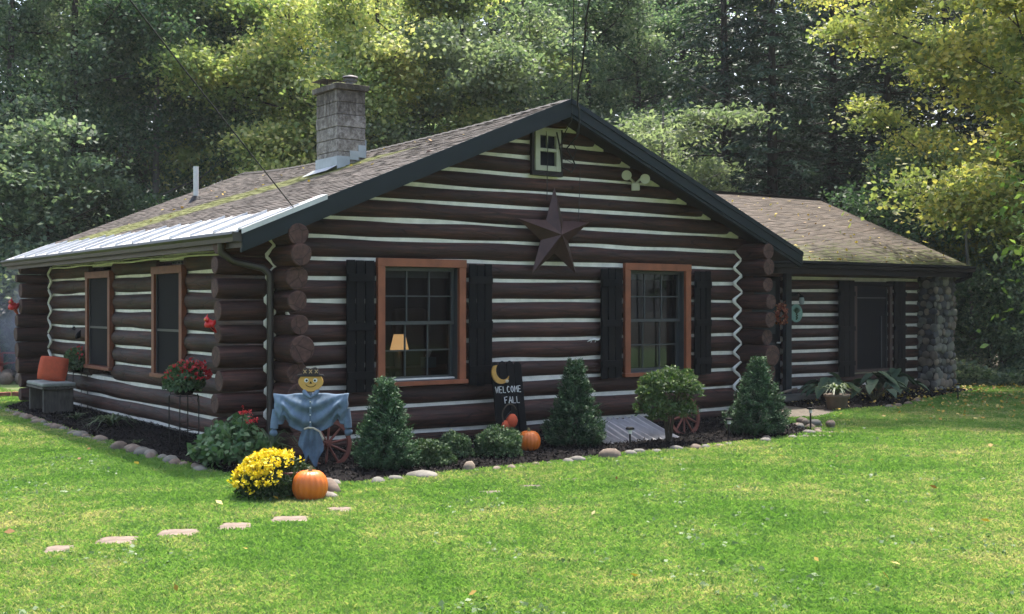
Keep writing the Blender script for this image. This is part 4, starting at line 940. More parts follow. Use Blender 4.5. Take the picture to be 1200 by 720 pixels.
# hostas
def hosta(s,d,label,n,r,seed):
    rg=random.Random(seed); t=at('hosta',label,'hosta',s,d,.03,0,'hostas beside the wing')
    V=[];F=[];va=[]
    for k in range(n):
        an=rg.uniform(0,2*PI); rr=r*rg.uniform(.25,1); hh=.50*(1-.55*rr/r)*rg.uniform(.8,1.15); ln=rg.uniform(.2,.3); w=ln*.34; b=len(V); v=rg.uniform(0,1); K=6
        c=Vector((rr*math.cos(an),rr*math.sin(an),hh)); dd=Vector((math.cos(an),math.sin(an),-.25)); sd_=Vector((-math.sin(an),math.cos(an),0))
        for i in range(K+1):
            u=i/K; ww=w*math.sin(PI*min(1,.12+.88*u)**.8)+.002; p=c+dd*(ln*(u-.5))+Vector((0,0,-.18*ln*u*u*2))
            V+= [tuple(p-sd_*ww+Vector((0,0,ww*.35))),tuple(p),tuple(p+sd_*ww+Vector((0,0,ww*.35)))]; va+=[min(1,v+.25),v*.6,min(1,v+.25)]
        for i in range(K): F+= [(b+3*i,b+3*i+1,b+3*i+4,b+3*i+3),(b+3*i+1,b+3*i+2,b+3*i+5,b+3*i+4)]
    link('leaves',npmesh('leaves',V,F,[M['lf_hosta']],va,smooth=True),t)
    m=MB()
    for k in range(12): an=2*PI*k/12; m.tube([(0,0,0),(r*.5*math.cos(an),r*.5*math.sin(an),.3)],[.008,.005],M['stem'],5)
    m.build('stalks',t)
hosta(9.95,.95,'hosta behind the potted plant, below the wing wall',26,.45,51); hosta(10.6,.55,'broad bluish hosta below the wing window',34,.55,52); hosta(11.6,.85,'hosta at the foot of the wing window, nearest the stone pillar',30,.5,53)
for k in range(16): pass
# potted plant
t=at('potted_plant','strap leaved plant in a ribbed brown pot near the door step','potted plant',9.0,.05,0)
m=MB(); m.lathe([(.12,0),(.135,.02),(.175,.2),(.2,.215),(.2,.26),(.18,.262),(.16,.23),(0,.22)],M['terra'],28); m.lathe([(.19,-.0),(.2,.02),(.13,.02)],M['terra'],24); m.build('pot',t)
p=strap_plant('x','x','x',0,0,46,.46,.045,44,parent=t,spread=1.0)
for o in t.children:
    if o.name.startswith('leaves'): o.location=(0,0,.22)
# chrysanthemum and pumpkins
t=at('chrysanthemum','potted chrysanthemum covered in yellow flowers beside the big pumpkin','flowering plant',-1.58,-2.52,0)
m=MB(); m.lathe([(.12,0),(.17,.22),(.18,.24),(.15,.24)],M['potred'],22,(.10,-.02,0)); m.build('pot',t)
C,u,rg,q=ball_cloud(.30,9000,61,.85); C[:,2]+=.02; C[:,0]*=1.05
leafobj('foliage',[leaves(C,.042,.02,.3,u,None,rg)],[M['lf_mum']],t)
n=340; u=unit(RNG.normal(size=(n*9,3))); k=(u[:,2]>-.15)&(u@np.array([-.52,-.02,.85])>.62+RNG.normal(size=n*9)*.13); u=u[k][:n]
C=u*.315*(1+RNG.uniform(-.03,.05,len(u)))[:,None]; C[:,0]*=1.05; C[:,2]=C[:,2]*.85+.14; CY=C
u=unit(RNG.normal(size=(34,3))); u[:,2]=-np.abs(u[:,2])*.3; u[:,0]-=.25; C=u*.31; C[:,2]=C[:,2]*.8+.2; flowers(np.concatenate([CY,C]),.036,M['fl_yel'],t,'flowers',n=6)
def pumpkin(label,s,d,r,h,seed,rz=0,z=0,grp='pumpkins'):
    t=at('pumpkin',label,'pumpkin',s,d,z,rz,grp); prof=[]
    for i in range(15):
        a_=-PI/2+PI*i/14; rr=r*max(.0,math.cos(a_))**.72; zz=h/2+h/2*math.sin(a_)*(1 if a_<0 else 1)
        if i==14: zz-=h*.11; rr=.001
        if i==13: zz-=h*.015
        prof.append((max(rr,.001),zz))
    m=MB(); m.lathe(prof,M['pumpkin'],72,ribs=18,rib=.055,squash=(1,.95)); m.build('shell',t)
    m=MB(); m.tube([(0,0,h*.86),(.004,0,h*.98),(.02,.01,h*1.1)],[.03,.018,.014],M['stem'],7); m.build('stem',t)
pumpkin('large orange pumpkin standing beside the yellow chrysanthemum',-1.40,-2.82,.152,.27,1)
pumpkin('smaller orange pumpkin on the mulch below the welcome sign',1.95,-1.40,.135,.235,2,1,.03)
# orange ornament with vine handle
t=at('vine_basket','rusty orange pumpkin ornament with a twisted vine handle behind the small pumpkin','ornament',1.95,-1.05,.28)
m=MB(); m.ell((.02,0,.06),(.075,.05,.085),M['fl_o'] if 'fl_o' in M else M['pillow'],12); m.ell((-.07,.0,.0),(.05,.035,.075),M['pillow'],10); m.build('body',t)
m=MB(); m.tube([(-.01+.10*math.cos(a_),.004*math.sin(5*a_),.12+.13*math.sin(a_)) for a_ in np.linspace(3.9,.5,18)],.008,M['twig'],6); m.tube([(-.06,0,.1),(-.0,-.01,.17),(.03,0,.12)],.008,M['pole'],6); m.build('handle',t)
m=MB(); m.tube([(0,.01,0),(0,.03,-.27)],.008,M['pole'],6); m.build('stake',t)

# ---- welcome sign
t=at('welcome_sign','black picket sign lettered welcome fall leaning on the log wall','sign',2.50,-.34,.03)
t.rotation_euler=(R(-9),0,TH)
tilt=Matrix.Identity(3)
m=MB(); h=.95
for k in range(4):
    x0=-.22+k*.112; x1=x0+.104; hk=h-(.0 if k in(1,2) else .012); poly=[(x0,0),(x1,0),(x1,hk-.045),(x1-.018,hk-.015),((x0+x1)/2,hk),(x0+.018,hk-.015),(x0,hk-.045)]
    m.prism(poly,-.01,.012,M['black'])
m.bb(-.21,.21,.013,.03,.15,.21,M['black']); m.bb(-.21,.21,.013,.03,.75,.81,M['black']); m.build('board',t,bevel=.002)
GL={'W':[[(0,1),(.25,0),(.5,.7),(.75,0),(1,1)]],'E':[[(.8,1),(0,1),(0,0),(.85,0)],[(0,.5),(.7,.5)]],'L':[[(0,1),(0,0),(.8,0)]],'C':[[(.85,.85),(.5,1),(.1,.7),(.1,.3),(.5,0),(.9,.15)]],
'O':[[(.5,1),(.1,.7),(.1,.3),(.5,0),(.9,.3),(.9,.7),(.5,1)]],'M':[[(0,0),(.1,1),(.5,.4),(.9,1),(1,0)]],'F':[[(.85,1),(0,.95),(.05,0)],[(0,.5),(.65,.52)]],'A':[[(0,0),(.5,1),(1,0)],[(.2,.38),(.8,.38)]]}
m=MB()
def word(w,x,z,cw,chh,gap):
    for c in w:
        for st in GL[c]: m.tube([(x+px*cw,-.013,z+pz*chh) for px,pz in st],.0055,M['white'],6)
        x+=cw+gap
word('WELCOME',-.195,.565,.040,.075,.016); word('FALL',-.075,.435,.046,.078,.014)
m.build('lettering',t)
m=MB(); pts=[]
for k in range(13): a_=PI*.75+PI*1.05*k/12; pts.append((-.11+.13*math.cos(a_),.80+.13*math.sin(a_)))
inn=[]
for k in range(13): a_=PI*.75+PI*1.05*(12-k)/12; inn.append((-.075+.105*math.cos(a_),.825+.105*math.sin(a_)))
m.prism((pts+inn)[::-1],-.035,-.014,M['moon']); m.ell((-.03,-.03,.70),(.03,.012,.022),M['rope'],8); m.build('moon',t)

# ---- scarecrow
sc=empty('scarecrow','scarecrow in a faded blue denim shirt with a painted smiling face and black hat','scarecrow',(-1.98,11.62,0),R(4))
m=MB(); m.bb(-.018,.018,.0,.03,-.05,.93,M['greywood']); m.bb(-.36,.36,-.01,.012,.735,.762,M['greywood']); m.build('post',sc)
# shirt: folded cloth, two-sided, draped from the cross bar
def shirt():
    nu,nv=72,30; V=[]
    def bottom(u):
        a=abs(u); body=.385+.15*(a/.78)**2.2; k=min(1,max(0,(a-.74)/.10)); k=k*k*(3-2*k)
        return body*(1-k)+.47*k
    for side in(-1,1):
        for i in range(nu+1):
            u=-1+2*i/nu; x=u*.365; zb=bottom(u); zt=.768-.006*math.cos(u*9)+ (.02*math.exp(-(u/.16)**2))
            for j in range(nv+1):
                v=j/nv; z=zt+(zb-zt)*v
                th=.022+.05*math.sin(PI*min(1,v*1.1))**.8*(1 if abs(u)<.75 else .7)
                # swag folds sweeping from the shoulders to the middle
                a=abs(u); ph=(v-.62*(1-a*a))*15+.5*math.sin(u*3); f=math.sin(ph)*.021*min(1,v*4)*(1-.3*a)*(1 if a<.8 else .3)
                f+=.006*math.sin(u*17+v*5)*v+.003*math.sin(u*37+v*11)
                sx=x*(1-.07*v*(a>.6)) ; V.append((sx+.004*math.sin(v*15+u*8),side*(th+f*(1 if side<0 else .4)),z))
    F=[];n=nv+1;S=(nu+1)*n
    for i in range(nu):
        for j in range(nv):
            k=i*n+j; F.append((k,k+1,k+n+1,k+n)); F.append((S+k,S+k+n,S+k+n+1,S+k+1))
    for i in range(nu):
        k=i*n+nv; F.append((k,S+k,S+k+n,k+n)); k=i*n; F.append((k,k+n,S+k+n,S+k))
    for j in range(nv):
        k=j; F.append((k,S+k,S+k+1,k+1)); k=nu*n+j; F.append((k,k+1,S+k+1,S+k))
    m=MB(); m.add(V,F,M['denim'],True)
    o=m.build('shirt',sc)
    # cuffs hanging at each end
    for sx in(-1,1):
        m=MB()
        m.tube([(sx*.345,-.0,.62),(sx*.355,-.01,.50),(sx*.362,-.015,.43)],[.035,.042,.038],M['denim'],10); m.ell((sx*.365,-.01,.39),(.045,.032,.04),M['denim'],10,noise=.18,seed=4+sx); m.build('cuff',o)
    m=MB(); m.tube([(-.065,-.045,.80),(-.05,-.075,.775),(0,-.10,.735),(.05,-.075,.775),(.065,-.045,.80)],[.02,.024,.014,.024,.02],M['denim'],8); m.tube([(-.065,-.02,.80),(0,.04,.81),(.065,-.02,.80)],.022,M['denim'],8); m.build('collar',o)
    m=MB(); m.bb(-.009,.009,-.105,-.098,.45,.72,M['denim'])
    for z in(.5,.57,.64,.7): m.tube([(0,-.112,z),(0,-.104,z)],.007,M['white'],8)
    m.build('placket',o)
    # the two tied shirt tails
    for fx,lean,ln in((-.035,-.15,.30),(.035,.12,.37)):
        V=[];n=9;K=14
        for side in(-1,1):
            for j in range(K+1):
                v=j/K; w=(.028+.045*math.sin(PI*min(1,v*.7+.05)))*(1 if v<.7 else 1-(v-.7)/.3*.9)
                for i in range(n): q=-1+2*i/(n-1); V.append((fx+q*w+lean*ln*v*.6,side*.008-.03+.016*math.sin(q*6+v*3+fx*40)-.01*(fx>0),.44-ln*v+.05*q*v*(1 if fx>0 else -1)))
        S=n*(K+1); F=[]
        for j in range(K):
            for i in range(n-1): k=j*n+i; F.append((k,k+1,k+n+1,k+n)); F.append((S+k,S+k+n,S+k+n+1,S+k+1))
            k=j*n; F.append((k,k+n,S+k+n,S+k)); k=j*n+n-1; F.append((k,S+k,S+k+n,k+n))
        m=MB(); m.add(V,F,M['denim'],True); m.build('shirt_tail',o)
shirt()
m=MB(); m.tube([(-.06,-.09,.43),(-.02,-.105,.445),(.03,-.10,.44),(.09,-.09,.405),(.12,-.085,.34)],.010,M['rope'],8); m.ell((.122,-.085,.335),(.013,.013,.018),M['rope'],8); m.build('rope_belt',sc)
m=MB(); hp=[]
for k in range(28): a_=2*PI*k/28; hp.append((.118*math.cos(a_)*(1+.03*math.cos(4*a_)),.89+.098*math.sin(a_)))
m.prism(hp,-.055,-.03,M['face']); hd=m.build('head',sc,bevel=.004)
m=MB()
for sx in(-1,1):
    m.tube([(sx*.043,-.0565,.905),(sx*.043,-.0555,.905)],.021,M['white'],14); m.tube([(sx*.040,-.059,.903),(sx*.040,-.0566,.903)],.011,M['black'],10)
m.build('eye',hd)
m=MB(); m.add([(-.014,-.0575,.872),(.014,-.0575,.872),(0,-.0575,.898)],[(0,1,2)],M['black']); m.tube([(.055*math.sin(a_),-.0565,.885-.045*math.cos(a_)) for a_ in np.linspace(-1.1,1.1,11)],.0035,M['black'],6); m.build('smile',hd)
m=MB(); m.prism([(-.135,.942),(.135,.942),(.12,.962),(.085,.965),(.075,1.02),(.045,1.035),(.0,1.022),(-.05,1.03),(-.075,1.015),(-.085,.965),(-.12,.962)][::-1],-.07,-.045,M['hat']); ht=m.build('hat',hd,bevel=.004)
m=MB()
for x in(-.055,0,.055):
    for sg in(-1,1): m.tube([(x-.014,-.073,.992-sg*.017),(x+.014,-.073,.992+sg*.017)],.0042,M['stitch'],6)
m.build('stitches',hd)
m=MB(); m.tube([(-.08,-.05,.99),(-.16,-.03,.955),(-.2,0,.90)],.003,M['pole'],5); m.build('twig',hd)

# ---- wagon wheels
def wheel(label,X,Y,z0,rz,r=.25,tilt=0,nsp=10,w=.042):
    t=empty('wagon_wheel',label,'wheel',(X,Y,z0),rz,'rust red wagon wheels'); t.rotation_euler=(R(-tilt),0,rz)
    m=MB(); n=48; V=[]
    for k in range(n):
        a_=2*PI*k/n
        for q,y in((r,-.016),(r,.016),(r-w,.016),(r-w,-.016)): V.append((q*math.cos(a_),y,r+q*math.sin(a_)))
    F=[(4*k+i,4*((k+1)%n)+i,4*((k+1)%n)+(i+1)%4,4*k+(i+1)%4) for k in range(n) for i in range(4)]; m.add(V,F,M['rust']); m.build('rim',t,bevel=.003)
    m=MB(); m.tube([(0,-.04,r),(0,.03,r)],.032,M['rust'],16); m.tube([(0,-.052,r),(0,-.04,r)],.018,M['rust'],12); m.build('hub',t)
    for k in range(nsp):
        a_=2*PI*(k+.3)/nsp; m=MB(); m.tube([(.025*math.cos(a_),0,r+.025*math.sin(a_)),(.12*math.cos(a_),0,r+.12*math.sin(a_)),((r-.036)*math.cos(a_),0,r+(r-.036)*math.sin(a_))],[.012,.014,.011],M['rust'],7); m.build('spoke',t)
wheel('rust red wagon wheel leaning behind the scarecrow shirt',-1.84,11.82,.0,TH-.15,.25,8)
wheel('rust red wagon wheel leaning right of the airy shrub',2.17,14.65,.0,TH,.265,10)

# ---- ribbed metal window-well cover
t=at('well_cover','ribbed galvanised window well cover sloping from the wall beside the second spruce','cover',3.58,-1.52,.0)
m=MB(); K=44; V=[]
for i in range(K+1):
    x=-.58+1.16*i/K; rib=.030 if (i%4) in(1,) else (.004 if (i%4) else 0)
    for v in(0,.25,.5,.75,1): V.append((x+.02*math.sin(3*v+x*4),.68*v,.045+.20*v**1.1+rib+.008*math.sin(x*9+v*3)))
F=[(5*i+j,5*i+5+j,5*i+6+j,5*i+1+j) for i in range(K) for j in range(4)]
m.add(V,F,M['coverm']); b0=[(x,y,z-.006) for x,y,z in V]; m.add(b0,[f[::-1] for f in F],M['coverm']); o=m.build('metal_sheet',t)
for x in(-.56,.54):
    m=MB(); m.add([(x,0.02,0),(x+.02,0.02,0),(x+.02,.67,0),(x,.67,0),(x,.02,.03),(x+.02,.02,.03),(x+.02,.67,.22),(x,.67,.22)],[(3,2,1,0),(4,5,6,7),(0,1,5,4),(1,2,6,5),(2,3,7,6),(3,0,4,7)],M['greywood']); m.build('side_rail',t)
# ---- solar path lights
def solar(label,s,d,h=.26):
    t=at('path_light',label,'garden light',s,d,.0,0,'solar path lights')
    m=MB(); m.tube([(0,0,-.02),(0,0,h-.06)],.011,M['pole'],8); m.build('stake',t)
    m=MB(); m.tube([(0,0,h-.06),(0,0,h-.01)],.022,M['white'],12); m.build('lens',t)
    m=MB(); m.lathe([(.048,h-.012),(.05,h),(.04,h+.012),(0,h+.016)],M['black'],16); m.build('cap',t)
solar('small black solar light in front of the ribbed metal cover',3.02,-1.86); solar('small black solar light among the stones right of the widest spruce',6.33,-1.66,.30); solar('small black solar light half hidden left of the widest spruce',4.72,-1.75,.26); solar('small black solar light on the lawn right of the stone pillar',11.95,-.12,.30)

# ---- plant stands with impatiens
def pstand(label,X,Y,rz,h,w,bl,seed,big):
    t=empty('plant_stand',label,'plant stand',(X,Y,.02),rz,'wire plant stands')
    for x in(-w/2,w/2):
        for y in(-.11,.11): m=MB(); m.tube([(x,y,-.02),(x,y,h-.05),(x*.9,y*.9,h)],.007,M['pole'],6); m.build('leg',t)
    m=MB()
    for z in(h-.02,h*.35): m.tube([(-w/2,-.11,z),(w/2,-.11,z),(w/2,.11,z),(-w/2,.11,z),(-w/2,-.11,z)],.005,M['pole'],6)
    m.tube([(-w/2,-.11,h-.02),(-w/2+.06,-.115,h-.07),(-w/2+.01,-.115,h-.12)],.005,M['pole'],5)
    m.build('wire_frame',t)
    m=MB(); m.lathe([(.6*bl,0),(.9*bl,.10),(bl,.19),(bl*.92,.19)],M['black'],22,(0,0,h-.01),squash=(1,.7)); m.build('basket',t)
    rg=np.random.default_rng(seed); n=2600 if big else 2200; u=unit(rg.normal(size=(n,3))); u[:,2]=np.abs(u[:,2])
    C=u*np.array([bl*1.45,bl*1.0,.20])*(.75+.3*rg.uniform(0,1,n))[:,None]; C[:,2]+=h+.15-.12*np.maximum(0,np.hypot(u[:,0],u[:,1])-.75)*4*rg.uniform(0,1,n)
    leafobj('foliage',[leaves(C,.05,.032,.4,u,None,rg)],[M['lf_ger']],t)
    nf=110 if big else 34; u=unit(rg.normal(size=(nf,3))); u[:,2]=np.abs(u[:,2])*.9+.05; u[:,1]-=.25
    C=u*np.array([bl*1.5,bl*1.1,.22]); C[:,2]+=h+.16; flowers(C,.05,M['fl_red'],t,'flowers',rg=rg,n=6)
    return t
pstand('wire plant stand with a full basket of red impatiens near the cabin corner',-3.72,13.35,TH+PI/2,.62,.34,.21,71,True)
pstand('wire plant stand with a sparse red flowered basket beside the bench',-6.72,18.2,TH+PI/2,.60,.34,.20,72,False)
# ---- bench with cushion and pillow
t=empty('bench','low weathered grey wooden bench with a grey cushion by the far log ends','bench',(-6.95,17.75,0),TH)
for y in(-.38,.38):
    m=MB(); m.bb(-.21,.21,y-.03,y+.03,0,.40,M['greywood']); m.build('leg',t)
m=MB()
for k in range(5): m.bb(-.24+k*.098,-.24+k*.098+.088,-.46,.46,.40,.435,M['greywood'])
m.build('seat',t,bevel=.004)
m=MB()
for k in range(6): m.bb(.213+0,.228,-.34+k*.12,-.34+k*.12+.10,.02,.395,M['greywood'])
m.bb(-.2,.2,-.415,-.41,.05,.35,M['greywood'])
m.build('apron',t)
m=MB(); m.box((0,0,.465),(.48,.94,.055),M['cushion']); m.build('cushion',t,bevel=.02)
m=MB(); K=12; V=[]
for i in range(K+1):
    for j in range(K+1):
        u,v=-1+2*i/K,-1+2*j/K; th=.075*((1-u**4)*(1-v**4))**.6
        V.append((u*.21*(1-.06*v*v),-th,v*.19*(1-.06*u*u)))
V2=[(x,-y,z) for x,y,z in V]; F=[(i*(K+1)+j,(i+1)*(K+1)+j,(i+1)*(K+1)+j+1,i*(K+1)+j+1) for i in range(K) for j in range(K)]
m.add(V,F,M['pillow'],True); m.add(V2,[f[::-1] for f in F],M['pillow'],True)
o=m.build('pillow',None,(-6.93,17.78,.68),0,rot=(R(-18),R(8),R(15))); tag(o,'square red orange pillow standing on the grey bench cushion','pillow')

# ---- far left corner of the garden: chair, fire ring, brick edge, smoke
t=empty('garden_chair','red slatted garden chair by the smoking fire at the far left','chair',(-11.35,25.9,0),R(60))
Cm=M['redp2']=simple('faded_red_wood',(.50,.07,.04),.6,0,.15,5,.1)
for k in range(6): m=MB() if k==0 else m; m.box((-.25+k*.1,.28,.75),(.085,.02,.75),Cm,Matrix.Rotation(-.3,3,'X'))
m.build('backrest',t)
m=MB()
for k in range(5): m.bb(-.3,.3,-.3+k*.11,-.3+k*.11+.09,.36-.02*k,.38-.02*k,Cm)
m.build('seat',t)
for x in(-.33,.33):
    m=MB(); m.bb(x-.07,x+.07,-.38,.3,.56,.585,Cm); m.build('armrest',t)
    m=MB(); m.bb(x-.02,x+.02,-.34,-.25,0,.56,Cm); m.build('leg',t); m=MB(); m.bb(x-.02,x+.02,.22,.3,0,.56,Cm); m.build('leg',t)
fr=empty('fire_ring','ring of pale stones around a smoking fire at the far left','fire pit',(-10.45,25.1,0),0)
m=MB()
for k in range(16): a_=2*PI*k/16; m.ell((.75*math.cos(a_),.75*math.sin(a_),.12),(.16,.13,.14),M['slabstone'],8,noise=.1,seed=k)
m.build('stone_ring',fr)
m=MB()
for k in range(5): m.tube([(.3*math.cos(k*1.3),.3*math.sin(k*1.3),.05),(-.2*math.cos(k*1.3),-.2*math.sin(k*1.3),.3)],.05,M['bark'],8)
m.build('firewood',fr)
m=MB()
for k in range(18):
    m.box((-1.75+k*.215,0,.055),(.2,.11,.11),M['brick'],jit=.005)
o=m.build('brick_edging',None,(-9.3,20.6,0),R(14),bevel=.006); tag(o,'low row of old red bricks in the grass left of the far corner','brick edging')
t=empty('stone_block','small dark stacked stone block at the far left corner of the cabin','stone',(-8.65,21.4,0),TH)
m=MB(); m.box((0,0,.06),(.5,.3,.12),M['concrete'],jit=.01); m.box((.03,0,.17),(.36,.26,.09),M['concrete'],jit=.01); m.build('block',t,bevel=.01)
def smoke():
    m,nt,b=newmat('fire_smoke'); nt.nodes.remove(b); out=nt.nodes['Material Output']
    v=N(nt,'ShaderNodeVolumePrincipled'); v.inputs['Color'].default_value=(.75,.82,.95,1)
    c=coords(nt,(1,1,1),'Object'); g=N(nt,'ShaderNodeTexGradient',gradient_type='SPHERICAL')
    mp=N(nt,'ShaderNodeMapping'); mp.inputs['Scale'].default_value=(1/1.0,1/1.0,1/1.3); L(nt,c,mp.inputs[0]); L(nt,mp.outputs[0],g.inputs[0])
    nf=noise(nt,c,1.6,4); mu=N(nt,'ShaderNodeMath',operation='MULTIPLY'); L(nt,g.outputs['Fac'],mu.inputs[0]); L(nt,ramp(nt,nf,[(.4,(0,0,0)),(.65,(1,1,1))]),mu.inputs[1])
    m2=N(nt,'ShaderNodeMath',operation='MULTIPLY'); L(nt,mu.outputs[0],m2.inputs[0]); m2.inputs[1].default_value=3.0
    L(nt,m2.outputs[0],v.inputs['Density']); L(nt,v.outputs[0],out.inputs['Volume'])
    mb=MB(); mb.bb(-1.1,1.1,-1.1,1.1,-1.3,1.3,m); o=mb.build('smoke',None,(-10.1,24.8,1.35)); tag(o,kind='stuff')
smoke()

# ================================================================== ground
m=MB(); m.add([(-250,-150,-.004),(250,-150,-.004),(250,350,-.004),(-250,350,-.004)],[(0,1,2,3)],M['floor']); tag(m.build('forest_floor'),kind='structure')
LAWN=[(-30,-20),(30,-20),(30,14),(16,20.5),(11.5,23.4),(8.5,23.8),(6,24.5),(-6,26.5),(-14,28.5),(-30,28)]
m=MB(); m.add([(x,y,0) for x,y in LAWN],[tuple(range(len(LAWN)))],M['lawn']); tag(m.build('lawn'),kind='structure')
HOUSE=[(-.45,.0),(14.3,0.0),(14.3,9),(-.45,9)]; HOUSE=[(-.4,.1),(6.9,.1),(6.9,1.9),(14.2,1.9),(14.2,8),(6.9,8),(6.9,9),(-.4,9)]
def grass():
    rg=np.random.default_rng(3); N0=2100000
    # distance-weighted scatter in front of the camera and a margin to both sides
    Y=5.2*np.exp(rg.uniform(0,1,N0)*math.log(27.5/5.2)); X=(rg.uniform(-1,1,N0))*(.50*Y+1.3)
    ok=inpoly(X,Y,LAWN); s,d=inv(X,Y)
    ok&=~inpoly(s,d,HOUSE)
    e1=dpoly(s,d,BED)*np.where(inpoly(s,d,BED),-1,1); e2=dpoly(s,d,BED2)*np.where(inpoly(s,d,BED2),-1,1)
    ok&=(e1>-.03)&(e2>-.03)&~inpoly(s,d,PATH)
    # hidden behind the cabin
    ok&=~((s>-.4)&(d>2)&(s<15))
    for (a,b,w,l) in [(-3.66,-3.67,.10,.15),(-3.24,-3.59,.14,.15),(-2.81,-3.57,.14,.15),(-2.38,-3.57,.12,.15),(-1.93,-3.56,.15,.15),(-1.43,-3.42,.12,.14),(.05,-3.41,.1,.08),(.52,-3.34,.1,.08),(1.05,-3.23,.1,.08),(5.75,-2.2,.26,.1),(6.15,-1.95,.24,.09)]:
        ds,dd=s-a,d-b; c_,s_=math.cos(-.5),math.sin(-.5); q=ds*c_+dd*s_; r_=-ds*s_+dd*c_; ok&=~((np.abs(q)<w*.97)&(np.abs(r_)<l*.95))
    # worn patches: thinner where noise is high
    pn=np.sin(X*1.3+2*np.sin(Y*.9))*np.sin(Y*1.1+1.7*np.sin(X*.8))+.5*np.sin(X*3.1+Y*2.3)*np.sin(Y*3.7-X*1.9)
    ok&=rg.uniform(0,1,N0)<np.clip(1.0-.35*np.clip(pn-.2,0,1),.3,1)
    X,Y,pn=X[ok],Y[ok],pn[ok]; n=len(X)
    hh=(.045+.02*rg.uniform(-1,1,n)+.008*pn)*(1+.012*(Y-6)); hh=np.clip(hh,.02,.09); w=.0014+.00046*Y
    an=rg.uniform(0,2*PI,n); bend=rg.uniform(.15,1.0,n)*hh; ba=rg.uniform(0,2*PI,n)
    dx,dy=np.cos(an)*w,np.sin(an)*w; bx,by=np.cos(ba)*bend,np.sin(ba)*bend
    V=np.empty((n,4,3),np.float32)
    V[:,0]=np.stack([X-dx,Y-dy,np.zeros(n)],1); V[:,1]=np.stack([X+dx,Y+dy,np.zeros(n)],1)
    V[:,2]=np.stack([X+bx*.35+dx*.7,Y+by*.35+dy*.7,hh*.6],1); V[:,3]=np.stack([X+bx,Y+by,hh*(1-.3*bend/hh)],1)
    F=np.arange(4*n).reshape(n,4)
    var=np.repeat(rg.uniform(0,1,n),4)
    o=link('grass',npmesh('grass',V.reshape(-1,3),F,[M['grass']],var)); tag(o,kind='stuff')
grass()
# clover and plantain leaves scattered in the lawn
rg=np.random.default_rng(8); n=26000; Y=5.5*np.exp(rg.uniform(0,1,n)*math.log(20/5.5)); X=rg.uniform(-1,1,n)*(.48*Y+.8); s,d=inv(X,Y)
pn=np.sin(X*2.1+np.sin(Y*1.7)*2)*np.sin(Y*1.9+1.2*np.sin(X*1.3)); k=(pn>.35)&(dpoly(s,d,BED)>.05)&~inpoly(s,d,BED)&~inpoly(s,d,HOUSE)&~inpoly(s,d,BED2)&~inpoly(s,d,PATH)
C=np.column_stack([X[k],Y[k],rg.uniform(.015,.05,k.sum())]); M['clover']=mat_leaf('clover_leaves',(.06,.12,.03),(.11,.19,.06),(.25,.32,.18),.3,.5,0)
o=leafobj('clover',[leaves(C,.035,.030,1.2,None,None,rg,.5)],[M['clover']]); tag(o,kind='stuff')
# fallen leaves: thick on the right under the maple, scattered elsewhere
n=5200; X=rg.uniform(4.5,14,n); Y=rg.uniform(15,24.5,n); k=rg.uniform(0,1,n)<np.clip((Y-15.5)/7,0.03,1)*np.clip((X-3.5)/4,0,1); X,Y=X[k],Y[k]
X2=rg.uniform(-6,9,75); Y2=rg.uniform(5.8,16,75); X=np.concatenate([X,X2]); Y=np.concatenate([Y,Y2]); s,d=inv(X,Y); k=~inpoly(s,d,HOUSE)&(dpoly(s,d,BED)>.05)&~inpoly(s,d,BED)
C=np.column_stack([X[k],Y[k],rg.uniform(.055,.10,k.sum())]); o=leafobj('fallen_leaves',[leaves(C,.06,.042,1.3,None,None,rg,.4)],[M['litter']]); tag(o,kind='stuff')
n=230; u=rg.uniform(0,1,n); tt=rg.uniform(0,1,n)**1.7; s=8+u*6.3; dd=ED+tt*(RD-ED); C=np.column_stack([s,dd,EZ+(dd-ED)*.42+.025]); C2=np.column_stack([rg.uniform(-.4,3,40),rg.uniform(-.3,9,40)]); C2=np.column_stack([C2,ZR-SL*np.abs(C2[:,0]-RS)-.03])
o=leafobj('roof_leaves',[leaves(np.concatenate([C,C2]),.055,.04,1.5,None,None,rg,.4)],[M['litter']],None,(PX,PY,0),TH); tag(o,kind='stuff')

